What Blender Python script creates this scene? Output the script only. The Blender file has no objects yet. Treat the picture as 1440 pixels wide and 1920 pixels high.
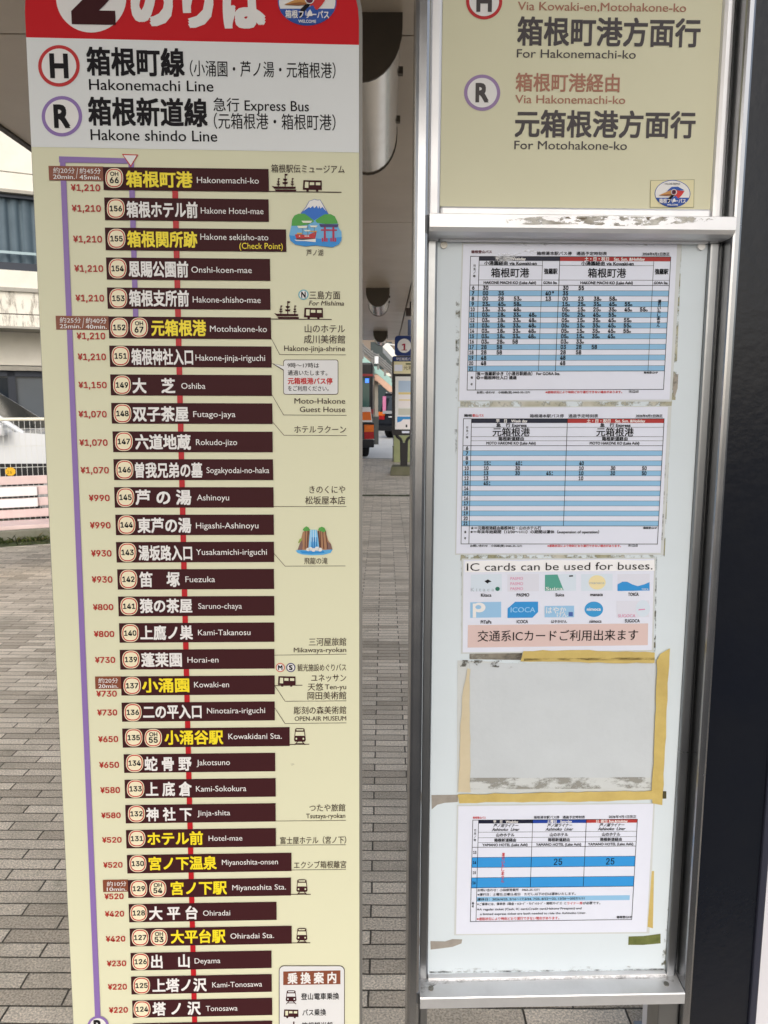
import bpy, math, random
from mathutils import Vector, Matrix
random.seed(7)
R = math.radians
scene = bpy.context.scene
COL = scene.collection

# ------------------------------------------------------------------ camera, light, exposure
F, PITCH, ROLL, EYE = 1450.0, math.atan(215 / 1450.0), 0.0045, 1.5
cam_d = bpy.data.cameras.new('camera'); cam = bpy.data.objects.new('camera', cam_d); COL.objects.link(cam)
cam_d.sensor_fit = 'VERTICAL'; cam_d.sensor_height = 36.0; cam_d.sensor_width = 27.0
cam_d.lens = 36.0 * F / 1920.0
cam_d.clip_start = 0.02; cam_d.clip_end = 1500
cam_d.dof.use_dof = True; cam_d.dof.focus_distance = 1.1; cam_d.dof.aperture_fstop = 26.0
cam.matrix_world = Matrix.Translation((0, 0, EYE)) @ Matrix.Rotation(math.pi / 2 - PITCH, 4, 'X') @ Matrix.Rotation(ROLL, 4, 'Z')
scene.camera = cam

SUN_EL, SUN_AZ = R(34), R(-176)
world = bpy.data.worlds.new('World'); scene.world = world; world.use_nodes = True
wt = world.node_tree; wt.nodes.clear()
sky = wt.nodes.new('ShaderNodeTexSky'); sky.sky_type = 'NISHITA'; sky.sun_disc = False
sky.sun_elevation = SUN_EL; sky.sun_rotation = SUN_AZ; sky.dust_density = 4.0; sky.air_density = 1.0
hsv = wt.nodes.new('ShaderNodeHueSaturation'); hsv.inputs['Saturation'].default_value = 0.62
bg = wt.nodes.new('ShaderNodeBackground'); bg.inputs['Strength'].default_value = 0.15
wo = wt.nodes.new('ShaderNodeOutputWorld')
wt.links.new(sky.outputs[0], hsv.inputs['Color']); wt.links.new(hsv.outputs[0], bg.inputs[0]); wt.links.new(bg.outputs[0], wo.inputs[0])
sl = bpy.data.lights.new('sun', 'SUN'); sl.energy = .55; sl.angle = R(50); sl.color = (1, .995, .985)
sun = bpy.data.objects.new('sun', sl); COL.objects.link(sun)
_sd = Vector((math.sin(SUN_AZ) * math.cos(SUN_EL), math.cos(SUN_AZ) * math.cos(SUN_EL), math.sin(SUN_EL)))
sun.rotation_euler = _sd.to_track_quat('Z', 'Y').to_euler()
sun.location = (0, -8, 12)
vs = scene.view_settings
vs.view_transform = 'Standard'; vs.look = 'None'; vs.gamma = 1; vs.use_curve_mapping = False
vs.exposure = 0.46
scene.cycles.use_denoising = True
scene.cycles.max_bounces = 8

# ------------------------------------------------------------------ materials
def lin(c):
    c = c / 255.0
    return c / 12.92 if c <= .04045 else ((c + .055) / 1.055) ** 2.4
def rgb(*c): return tuple(lin(x) for x in c) + (1,)
MATS = {}
def mat(name, col, rough=.5, metal=0.0, var=0.0, vscale=8.0, bump=0.0, bscale=60.0, emit=0.0, spec=.3, col2=None, coat=0.0):
    """plain surface; var mottles the colour (dirt, ageing), bump roughens it, col2 is what the mottling goes towards"""
    if name in MATS: return MATS[name]
    m = bpy.data.materials.new(name); m.use_nodes = True
    nt = m.node_tree; b = nt.nodes['Principled BSDF']
    b.inputs['Base Color'].default_value = rgb(*col); b.inputs['Roughness'].default_value = rough
    b.inputs['Metallic'].default_value = metal; b.inputs['Specular IOR Level'].default_value = spec
    b.inputs['Coat Weight'].default_value = coat
    if emit: b.inputs['Emission Color'].default_value = rgb(*col); b.inputs['Emission Strength'].default_value = emit
    if var or bump:
        tc = nt.nodes.new('ShaderNodeTexCoord')
        if var:
            n = nt.nodes.new('ShaderNodeTexNoise'); n.inputs['Scale'].default_value = vscale; n.inputs['Detail'].default_value = 6; n.inputs['Roughness'].default_value = .65
            nt.links.new(tc.outputs['Object'], n.inputs['Vector'])
            r = nt.nodes.new('ShaderNodeMapRange'); r.inputs[1].default_value = .38; r.inputs[2].default_value = .72; r.inputs[3].default_value = 0; r.inputs[4].default_value = var
            nt.links.new(n.outputs['Fac'], r.inputs[0])
            mx = nt.nodes.new('ShaderNodeMix'); mx.data_type = 'RGBA'
            mx.inputs[6].default_value = rgb(*col); mx.inputs[7].default_value = rgb(*(col2 or [x * .72 for x in col]))
            nt.links.new(r.outputs[0], mx.inputs[0]); nt.links.new(mx.outputs[2], b.inputs['Base Color'])
            r2 = nt.nodes.new('ShaderNodeMapRange'); r2.inputs[3].default_value = max(0, rough - .08); r2.inputs[4].default_value = min(1, rough + .12)
            nt.links.new(n.outputs['Fac'], r2.inputs[0]); nt.links.new(r2.outputs[0], b.inputs['Roughness'])
        if bump:
            n2 = nt.nodes.new('ShaderNodeTexNoise'); n2.inputs['Scale'].default_value = bscale; n2.inputs['Detail'].default_value = 5
            nt.links.new(tc.outputs['Object'], n2.inputs['Vector'])
            bp = nt.nodes.new('ShaderNodeBump'); bp.inputs['Strength'].default_value = bump; bp.inputs['Distance'].default_value = .01
            nt.links.new(n2.outputs['Fac'], bp.inputs['Height']); nt.links.new(bp.outputs[0], b.inputs['Normal'])
    MATS[name] = m
    return m
def grime(name, col, lo, hi, scale, stretch=(1, 1, 1), rough=.8, top=1.0, col2=None):
    """dirt, mildew, torn residue or painted film glare: opaque where the noise is high, absent elsewhere"""
    if name in MATS: return MATS[name]
    m = bpy.data.materials.new(name); m.use_nodes = True; nt = m.node_tree; b = nt.nodes['Principled BSDF']
    b.inputs['Base Color'].default_value = rgb(*col); b.inputs['Roughness'].default_value = rough
    tc = nt.nodes.new('ShaderNodeTexCoord'); mp = nt.nodes.new('ShaderNodeMapping'); mp.inputs['Scale'].default_value = stretch
    n = nt.nodes.new('ShaderNodeTexNoise'); n.inputs['Scale'].default_value = scale; n.inputs['Detail'].default_value = 8; n.inputs['Roughness'].default_value = .7
    nt.links.new(tc.outputs['Object'], mp.inputs[0]); nt.links.new(mp.outputs[0], n.inputs['Vector'])
    r = nt.nodes.new('ShaderNodeMapRange'); r.inputs[1].default_value = lo; r.inputs[2].default_value = hi; r.inputs[4].default_value = top
    nt.links.new(n.outputs['Fac'], r.inputs[0]); nt.links.new(r.outputs[0], b.inputs['Alpha'])
    if col2:
        n2 = nt.nodes.new('ShaderNodeTexNoise'); n2.inputs['Scale'].default_value = scale * .6; n2.inputs['Detail'].default_value = 5
        nt.links.new(tc.outputs['Object'], n2.inputs['Vector'])
        mx = nt.nodes.new('ShaderNodeMix'); mx.data_type = 'RGBA'; mx.inputs[6].default_value = rgb(*col); mx.inputs[7].default_value = rgb(*col2)
        r2 = nt.nodes.new('ShaderNodeMapRange'); r2.inputs[1].default_value = .4; r2.inputs[2].default_value = .62
        nt.links.new(n2.outputs['Fac'], r2.inputs[0]); nt.links.new(r2.outputs[0], mx.inputs[0]); nt.links.new(mx.outputs[2], b.inputs['Base Color'])
    MATS[name] = m
    return m
def brick_mat():
    m = bpy.data.materials.new('paving_bricks'); m.use_nodes = True; nt = m.node_tree; b = nt.nodes['Principled BSDF']
    tc = nt.nodes.new('ShaderNodeTexCoord'); mp = nt.nodes.new('ShaderNodeMapping'); mp.inputs['Location'].default_value = (.030, .012, 0)
    wob = nt.nodes.new('ShaderNodeTexNoise'); wob.inputs['Scale'].default_value = 9
    nt.links.new(tc.outputs['Object'], wob.inputs['Vector'])
    va = nt.nodes.new('ShaderNodeVectorMath'); va.operation = 'MULTIPLY_ADD'; va.inputs[1].default_value = (.006, .006, 0)
    nt.links.new(wob.outputs['Color'], va.inputs[0]); nt.links.new(tc.outputs['Object'], va.inputs[2]); nt.links.new(va.outputs[0], mp.inputs[0])
    br = nt.nodes.new('ShaderNodeTexBrick'); br.offset = .5; br.offset_frequency = 2; br.squash = 1
    br.inputs['Scale'].default_value = 1; br.inputs['Brick Width'].default_value = .255; br.inputs['Row Height'].default_value = .056
    br.inputs['Mortar Size'].default_value = .0032; br.inputs['Mortar Smooth'].default_value = .45; br.inputs['Bias'].default_value = -.15
    br.inputs['Color1'].default_value = rgb(226, 215, 198); br.inputs['Color2'].default_value = rgb(166, 155, 139); br.inputs['Mortar'].default_value = rgb(70, 64, 54)
    nt.links.new(mp.outputs[0], br.inputs['Vector'])
    def noise(s, d=6, r=.6):
        n = nt.nodes.new('ShaderNodeTexNoise'); n.inputs['Scale'].default_value = s; n.inputs['Detail'].default_value = d; n.inputs['Roughness'].default_value = r
        nt.links.new(tc.outputs['Object'], n.inputs['Vector']); return n
    def rng(src, a, b_, c, d):
        r = nt.nodes.new('ShaderNodeMapRange'); r.inputs[1].default_value = a; r.inputs[2].default_value = b_; r.inputs[3].default_value = c; r.inputs[4].default_value = d
        nt.links.new(src, r.inputs[0]); return r
    def mixc(fac, a, bb, mode='MIX'):
        x = nt.nodes.new('ShaderNodeMix'); x.data_type = 'RGBA'; x.blend_type = mode
        nt.links.new(fac, x.inputs[0])
        for i, s in ((6, a), (7, bb)):
            if isinstance(s, tuple): x.inputs[i].default_value = s
            else: nt.links.new(s, x.inputs[i])
        return x
    grain = noise(170, 3, .7); g = rng(grain.outputs['Fac'], .33, .70, .48, 1.5)
    gm = nt.nodes.new('ShaderNodeVectorMath'); gm.operation = 'SCALE'
    nt.links.new(br.outputs['Color'], gm.inputs[0]); nt.links.new(g.outputs[0], gm.inputs['Scale'])
    spk = noise(300, 2, .5); sp = rng(spk.outputs['Fac'], .64, .72, 0, .8)
    c1 = mixc(sp.outputs[0], gm.outputs[0], rgb(225, 220, 205))
    st = noise(1.7, 7, .68); s1 = rng(st.outputs['Fac'], .50, .68, 0, .45)
    c2 = mixc(s1.outputs[0], c1.outputs[2], rgb(122, 118, 104))
    ms = noise(6.5, 8, .7); s2 = rng(ms.outputs['Fac'], .6, .75, 0, .6)
    c3 = mixc(s2.outputs[0], c2.outputs[2], rgb(92, 96, 74))
    nt.links.new(c3.outputs[2], b.inputs['Base Color'])
    rr = rng(grain.outputs['Fac'], .3, .7, .85, .38); nt.links.new(rr.outputs[0], b.inputs['Roughness'])
    inv = rng(br.outputs['Fac'], 0, 1, 1, 0)
    ad = nt.nodes.new('ShaderNodeMath'); ad.operation = 'MULTIPLY_ADD'; ad.inputs[1].default_value = .22
    nt.links.new(grain.outputs['Fac'], ad.inputs[0]); nt.links.new(inv.outputs[0], ad.inputs[2])
    bp = nt.nodes.new('ShaderNodeBump'); bp.inputs['Strength'].default_value = .9; bp.inputs['Distance'].default_value = .009
    nt.links.new(ad.outputs[0], bp.inputs['Height']); nt.links.new(bp.outputs[0], b.inputs['Normal'])
    return m

# ------------------------------------------------------------------ pixel geometry (photograph pixels to points on real planes)
_M = cam.matrix_world.to_3x3()
CAMP = Vector((0, 0, EYE))
def ray(px, py): return _M @ Vector(((px - 720) / F, (960 - py) / F, -1))
def ground_at(px, py, z=0.0):
    d = ray(px, py); return CAMP + d * ((z - EYE) / d.z)
def at(px, py, Y):
    d = ray(px, py); return CAMP + d * (Y / d.y)
class Board:
    """an upright plane in the place: local x along it, y up it, z out of it; origin on the ground under its middle"""
    def __init__(s, D, yaw, lean, slope, cx):
        yaw, lean = R(yaw), R(lean)
        s.n = Vector((math.sin(yaw) * math.cos(lean), -math.cos(yaw) * math.cos(lean), math.sin(lean)))
        s.v = (Vector((0, 0, 1)) - s.n * s.n.z).normalized(); s.u = s.v.cross(s.n)
        p0 = Vector((0, D, EYE)); d = ray(cx, 960); p = CAMP + d * (s.n.dot(p0 - CAMP) / s.n.dot(d))
        s.o = p - s.v * (p.z / s.v.z)
        s.slope = slope
        s.m = Matrix.Translation(s.o) @ Matrix((s.u, s.v, s.n)).transposed().to_4x4()
    def uv(s, px, py, w=0.0):
        o = s.o + s.n * w; d = ray(px, py); p = CAMP + d * (s.n.dot(o - CAMP) / s.n.dot(d)) - s.o
        return (p.dot(s.u), p.dot(s.v))
    def sl(s, y): return (s.slope[0] - y) * s.slope[1]

# ------------------------------------------------------------------ mesh builder
_glyph = {}
try: FONT = bpy.data.fonts.load(bpy.utils.system_resource('DATAFILES', path='fonts') + '/Inter.woff2')   # the sans serif that ships inside Blender
except Exception: FONT = None
def text_geo(s, off):
    k = (s, off)
    if k not in _glyph:
        c = bpy.data.curves.new('lettering', 'FONT'); c.body = s; c.resolution_u = 3; c.offset = off
        if FONT and all(q in '0123456789¥,' for q in s): c.font = FONT      # numerals in the plainer sans
        o = bpy.data.objects.new('lettering', c); COL.objects.link(o); m = o.to_mesh()
        _glyph[k] = ([(v.co.x, v.co.y) for v in m.vertices], [tuple(p.vertices) for p in m.polygons])
        o.to_mesh_clear(); bpy.data.objects.remove(o); bpy.data.curves.remove(c)
    return _glyph[k]
class MB:
    def __init__(s): s.v = []; s.f = []; s.fm = []; s.mats = []; s.smooth = []
    def mi(s, m):
        if m not in s.mats: s.mats.append(m)
        return s.mats.index(m)
    def add(s, vs_, fs, m, smooth=False):
        b = len(s.v); s.v += [tuple(v) for v in vs_]; i = s.mi(m)
        for f in fs: s.f.append(tuple(b + k for k in f)); s.fm.append(i); s.smooth.append(smooth)
    def poly(s, pts, m): s.add(pts, [tuple(range(len(pts)))], m)
    def box(s, x0, x1, y0, y1, z0, z1, m):
        s.add([(x0, y0, z0), (x1, y0, z0), (x1, y1, z0), (x0, y1, z0), (x0, y0, z1), (x1, y0, z1), (x1, y1, z1), (x0, y1, z1)],
              [(3, 2, 1, 0), (4, 5, 6, 7), (0, 1, 5, 4), (1, 2, 6, 5), (2, 3, 7, 6), (3, 0, 4, 7)], m)
    def prism(s, pts, axis, a, b, m, m_cap=None):
        """polygon pts (2-D) pushed along axis from a to b"""
        n = len(pts)
        def p3(p, t): return {'x': (t, p[0], p[1]), 'y': (p[0], t, p[1]), 'z': (p[0], p[1], t)}[axis]
        s.add([p3(p, a) for p in pts] + [p3(p, b) for p in pts], [(i, (i + 1) % n, n + (i + 1) % n, n + i) for i in range(n)], m)
        s.add([p3(p, a) for p in pts], [tuple(range(n))], m_cap or m); s.add([p3(p, b) for p in pts], [tuple(range(n))], m_cap or m)
    def tube(s, path, r, m, n=10, caps=True):
        rings = []; path = [Vector(p) for p in path]
        for i, p in enumerate(path):
            t = (path[min(i + 1, len(path) - 1)] - path[max(i - 1, 0)]).normalized()
            a = t.orthogonal().normalized() if i == 0 else (rings_a - t * rings_a.dot(t)).normalized()
            rings_a = a; c = t.cross(a)
            rr = r[i] if isinstance(r, (list, tuple)) else r
            rings.append([p + (a * math.cos(k * 2 * math.pi / n) + c * math.sin(k * 2 * math.pi / n)) * rr for k in range(n)])
        fs = [(i * n + k, i * n + (k + 1) % n, (i + 1) * n + (k + 1) % n, (i + 1) * n + k) for i in range(len(path) - 1) for k in range(n)]
        s.add([q for rg in rings for q in rg], fs, m, True)
        if caps: s.poly(rings[0][::-1], m); s.poly(rings[-1], m)
    # --- print on a board, coordinates in photograph pixels
    def quad(s, B, pts, w, m): s.poly([B.uv(x, y, w) + (w,) for x, y in pts], m)
    def strip(s, B, x0, x1, cy, h, w, m, left=False):
        k = B.sl(cy); wd = x1 - x0
        if left: cy = cy + k * wd / 2
        a, b = Vector(B.uv(x0, cy - k * wd / 2, w)), Vector(B.uv(x1, cy + k * wd / 2, w))
        xm = (x0 + x1) / 2; hh = (Vector(B.uv(xm, cy - h / 2, w)) - Vector(B.uv(xm, cy + h / 2, w))).length / 2
        d = (b - a).normalized(); up = Vector((-d.y, d.x)) * hh
        s.poly([(p.x, p.y, w) for p in (a - up, b - up, b + up, a + up)], m)
    def ell(s, B, cx, cy, rx, ry, w, m, n=28, a0=0, a1=360, p=2.0):
        full = a1 - a0 >= 360
        pts = []
        for i in range(n if full else n + 1):
            t = R(a0 + (a1 - a0) * i / n); c, q = math.cos(t), math.sin(t)
            pts.append((cx + rx * math.copysign(abs(c) ** (2 / p), c), cy - ry * math.copysign(abs(q) ** (2 / p), q)))
        s.quad(B, pts, w, m)
    def line(s, B, pts, t, w, m):
        for (xa, ya), (xb, yb) in zip(pts, pts[1:]):
            L = math.hypot(xb - xa, yb - ya); nx, ny = -(yb - ya) / L * t / 2, (xb - xa) / L * t / 2; ex, ey = (xb - xa) / L * t / 2, (yb - ya) / L * t / 2
            s.quad(B, [(xa + nx - ex, ya + ny - ey), (xa - nx - ex, ya - ny - ey), (xb - nx + ex, yb - ny + ey), (xb + nx + ex, yb + ny + ey)], w, m)
    def text(s, B, t, x0, x1, cy, h, m, w, bold=0.0, shear=0.0, slope=None, cjk=None):
        gv, gf = text_geo(t, 0.0)
        if not gv: return
        if cjk is None: cjk = any(ord(c) > 0x2fff for c in t)
        cap = max(p[1] for p in text_geo('7' if t[-1] in '0123456789' and t[0] in '0123456789¥' else 'H', 0.0)[0]); ref, mid = (.90, .38) if cjk else (cap, cap / 2)
        xs = [p[0] for p in gv]; lo, hi = min(xs), max(xs)
        k = B.sl(cy) if slope is None else slope; wd = x1 - x0
        a, b = Vector(B.uv(x0, cy - k * wd / 2, w)), Vector(B.uv(x1, cy + k * wd / 2, w))
        xm = (x0 + x1) / 2; hh = (Vector(B.uv(xm, cy - h / 2, w)) - Vector(B.uv(xm, cy + h / 2, w))).length
        d = (b - a).normalized(); up = Vector((-d.y, d.x)); sx = (b - a).length / (hi - lo); sy = hh / ref
        if bold <= .004: offs = [(0, 0)]
        elif bold < .014: offs = [(-bold, -bold * .4), (bold, bold * .4)]
        elif bold < .04: offs = [(-bold, -bold), (bold, -bold), (bold, bold), (-bold, bold)]
        else: offs = [(bold * i, bold * j) for i in (-1, -.33, .33, 1) for j in (-1, 0, 1)]
        for i, (ex, ey) in enumerate(offs):       # heavier weight: the strokes laid again, a hair apart
            out = []
            for x, y in gv:
                yy = (y + ey - mid) * sy; q = a + d * ((x + ex - lo) * sx + shear * (yy + .5 * hh)) + up * yy
                out.append((q.x, q.y, w + i * .00003))
            s.add(out, gf, m)
    def build(s, name, parent=None, off=(0, 0, 0), label=None, bevel=0.0, kind=None):
        me = bpy.data.meshes.new(name)
        ox, oy, oz = off
        me.from_pydata([(x - ox, y - oy, z - oz) for x, y, z in s.v], [], s.f)
        for m in s.mats: me.materials.append(m)
        me.polygons.foreach_set('material_index', s.fm); me.polygons.foreach_set('use_smooth', s.smooth); me.update()
        o = bpy.data.objects.new(name, me); COL.objects.link(o)
        if parent: o.parent = parent
        if label: o['label'] = label
        if kind: o['kind'] = kind
        if bevel:
            b = o.modifiers.new('bevel', 'BEVEL'); b.width = bevel; b.segments = 2; b.limit_method = 'ANGLE'; b.angle_limit = R(40)
        return o
def thing(name, label, cat, m=None, loc=None, rz=0.0, group=None):
    o = bpy.data.objects.new(name, None); COL.objects.link(o); o.empty_display_size = .1
    if m is not None: o.matrix_world = m
    else: o.matrix_world = Matrix.Translation(loc) @ Matrix.Rotation(rz, 4, 'Z')
    o['label'] = label; o['category'] = cat
    if group: o['group'] = group
    return o
def tag(o, label, cat, group=None):
    o['label'] = label; o['category'] = cat
    if group: o['group'] = group
    return o
def zone(ox, oy, sc): return lambda x, y: (ox + x / sc, oy + y / sc)

# inks and paints
CREAM = mat('cream_paint', (222, 221, 190), .45, var=.10, vscale=3.2, col2=(206, 204, 172))
WHITE = mat('white_ink', (232, 230, 228), .42)
REDB = mat('red_band', (200, 26, 36), .45, var=.12, vscale=5, col2=(182, 24, 34), spec=.15)
REDI = mat('red_ink', (192, 38, 42), .45)
PRICE = mat('fare_red_ink', (176, 48, 40), .45)
MAROON = mat('maroon_ink', (66, 33, 36), .5, spec=.08)
BROWN = mat('brown_ink', (134, 74, 52), .42)
YEL = mat('yellow_ink', (244, 222, 44), .42)
BLACK = mat('black_ink', (30, 28, 32), .5, spec=.1)
DARKT = mat('dark_brown_ink', (60, 42, 32), .45)
PURP = mat('purple_ink', (140, 112, 176), .42)
GREYI = mat('charcoal_ink', (72, 66, 68), .5)
FADED = mat('faded_pinkish_brown_ink', (172, 120, 98), .5)
BLUEI = mat('blue_ink', (44, 84, 168), .45)
ALU = mat('brushed_aluminium', (158, 159, 161), .22, 1.0, var=.2, vscale=14, col2=(142, 143, 146))
ALUD = mat('weathered_aluminium', (146, 148, 150), .3, 1.0, var=.3, vscale=20, col2=(124, 126, 128))
ALUW = mat('white_coated_aluminium', (228, 228, 230), .36, .45, var=.15, vscale=12, col2=(196, 197, 198))

# ================================================================== SETTING: ground
pv = brick_mat()
b = MB(); b.box(-900, 900, -900, 900, -.5, -.12, mat('pale_asphalt', (222, 220, 214), .85, var=.35, vscale=.7, bump=.3, bscale=90, col2=(198, 196, 190)))
o = b.build('road'); o['kind'] = 'structure'
b = MB(); b.box(-80, 80, -70, .3, -.4, -.1, mat('dark_ground', (78, 78, 79), .85, var=.3, vscale=2, bump=.4, bscale=120)); o = b.build('added_dark_ground'); o['kind'] = 'structure'  # unseen dark ground, added to cut bounce and darken the post reflections
b = MB(); b.box(-9, 7, .45, 19, -.3, 0, pv); o = b.build('pavement'); o['kind'] = 'structure'
b = MB(); b.box(-9, 7, .3, .447, -.3, .004, mat('kerb_concrete', (150, 146, 138), .85, var=.4, vscale=6)); o = b.build('kerb'); o['kind'] = 'structure'
b = MB(); b.box(-9, 7, 19, 19.16, -.3, .004, mat('kerb_concrete', (150, 146, 138), .85, var=.4, vscale=6)); o = b.build('kerb'); o['kind'] = 'structure'

# ================================================================== CANOPY over the stop
CZ = 3.0
t = thing('canopy_roof', 'long beige panelled canopy roof over the brick pavement', 'canopy', loc=(0, 0, 0))
CEIL = mat('beige_ceiling_panel', (162, 150, 134), .3, var=.3, vscale=1.6, col2=(140, 128, 113), spec=.6)
y = -2.0
for y0, y1 in ((-2.4, 0), (0, 3.5), (3.5, 7), (7, 10.5), (10.5, 14), (14, 17.6), (17.6, 21)):
    for x0, x1 in ((-2.15, .345), (.365, .8)):
        b = MB(); b.box(x0, x1, y0 + .006, y1 - .006, CZ, CZ + .05, CEIL); b.build('ceiling_panel', t)
b = MB(); b.box(-2.15, .8, -2.4, 21, CZ + .055, CZ + .3, mat('roof_deck', (70, 64, 58), .8)); b.build('roof_deck', t)
b = MB(); b.box(-2.19, -2.152, -2.4, 21, CZ - .012, CZ + .31, mat('dark_bronze_trim', (58, 50, 44), .5, .3)); b.box(.802, .84, -2.4, 21, CZ - .012, CZ + .31, MATS['dark_bronze_trim']); b.build('edge_trim', t)

CAP = mat('backlit_end_cap', (74, 66, 56), .5, var=.2)  # backlit darkness of the cap faces put into their colour
SHADE = mat('polished_lamp_shade', (196, 190, 180), .16, .9, var=.15, vscale=9, col2=(150, 146, 138))
lamp_lbl = ['trough shaped metal ceiling light nearest the camera, between the two sign boards', 'small trough shaped metal ceiling light halfway along the canopy', 'farthest trough shaped ceiling light, above the stairs in the distance']
for i, yy in enumerate((3.3, 11.05, 18.1)):
    lt = thing('ceiling_light', lamp_lbl[i], 'ceiling light', loc=(-.1, yy, CZ), group='ceiling lights in a row along the canopy')
    prof = [(-.16, 0)] + [(-.16 * math.cos(math.pi * k / 16), -.05 - .2 * math.sin(math.pi * k / 16)) for k in range(17)] + [(.16, 0)]
    b = MB(); n = len(prof); b.add([(x, .012, z) for x, z in prof] + [(x, 1.3, z) for x, z in prof], [(k, k + 1, n + k + 1, n + k) for k in range(n - 1)], SHADE, True)
    b.build('lamp_shade', lt)
    b = MB(); b.prism([(x * 1.03, z * 1.03) for x, z in prof], 'y', 0, .011, CAP); b.build('end_cap', lt)
    b = MB(); b.prism([(x * 1.03, z * 1.03) for x, z in prof], 'y', 1.301, 1.312, CAP); b.build('end_cap', lt)
    for yb in (.35, .95): b = MB(); b.box(.155, .175, yb, yb + .03, -.09, -.06, CAP); b.build('clip', lt)

# ================================================================== LEFT: ROUTE SIGN
L = Board(1.05, 2.33, 1.70, (920, 2.04e-5), 372)
rs = thing('route_sign', 'tall cream bus route sign with red header and brown stop plates', 'bus sign', m=L.m)
z1, z2, z3, z4, z5 = zone(0, 0, 2), zone(60, 270, 2.32258), zone(60, 690, 2.32258), zone(60, 1110, 2.32258), zone(60, 1500, 2.32258)
uL = L.uv(79, 690)[0]; uR = L.uv(673.4, 900)[0]
vB, vT = .42, L.uv(372, -118)[1]
def rounded(x0, x1, y0, y1, r, top_only=True, n=10):
    pts = [(x0, y0), (x1, y0)] if top_only else []
    if not top_only:
        for cx, cy, a in ((x0 + r, y0 + r, 180), (x1 - r, y0 + r, 270)):
            pts += [(cx + r * math.cos(R(a + 90 * k / n)), cy + r * math.sin(R(a + 90 * k / n))) for k in range(n + 1)]
    for cx, cy, a in ((x1 - r, y1 - r, 0), (x0 + r, y1 - r, 90)):
        pts += [(cx + r * math.cos(R(a + 90 * k / n)), cy + r * math.sin(R(a + 90 * k / n))) for k in range(n + 1)]
    return pts
out = rounded(uL - .001, uR + .0045, vB, vT + .004, .095)
b = MB(); b.prism(out, 'z', -.022, -.0012, mat('dull_grey_edge', (132, 130, 126), .5, .5)); b.build('edge_trim', rs)
inn = rounded(uL, uR, vB + .003, vT, .093)
b = MB(); b.prism(inn, 'z', -.001, 0, CREAM); b.build('panel', rs)
# white title band and red header, cut to the panel outline
def vcut(lo, hi, w, m, name, parent, pts):
    res = []
    for i in range(len(pts)):
        a, c = pts[i], pts[(i + 1) % len(pts)]
        for lim, sg in ():
            pass
        res.append(a)
    def clip(ps, lim, keep):
        o2 = []
        for i in range(len(ps)):
            a, c = ps[i], ps[(i + 1) % len(ps)]; ia, ic = keep(a[1], lim), keep(c[1], lim)
            if ia: o2.append(a)
            if ia != ic:
                k = (lim - a[1]) / (c[1] - a[1]); o2.append((a[0] + (c[0] - a[0]) * k, lim))
        return o2
    res = clip(clip(res, lo, lambda y_, l: y_ >= l), hi, lambda y_, l: y_ <= l)
    bb = MB(); bb.poly([(x_, y_, w) for x_, y_ in res], m); return bb.build(name, parent)
vh = (L.uv(51, 70)[1] + L.uv(672, 85)[1]) / 2; vt = (L.uv(62, 276)[1] + L.uv(672, 286)[1]) / 2
WPANEL = mat('white_title_paint', (226, 229, 229), .45, var=.1, vscale=4, col2=(212, 214, 214))
tp = vcut(vt, vh, .0005, WPANEL, 'title_band', rs, inn); hp = vcut(vh, vT + 1, .0005, REDB, 'header_band', rs, inn)
W1, W2, W3, W4 = .0010, .0014, .0018, .0022
b = MB(); b.ell(L, 171, -5, 66, 66, W1, WHITE, 48); b.text(L, '2', 141, 206, -8, 92, MAROON, W2, .045); b.build('number_disc', hp)
b = MB(); b.text(L, 'のりば', 249, 497, 4, 92, WHITE, W1, .05); b.build('lettering', hp)
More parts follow.
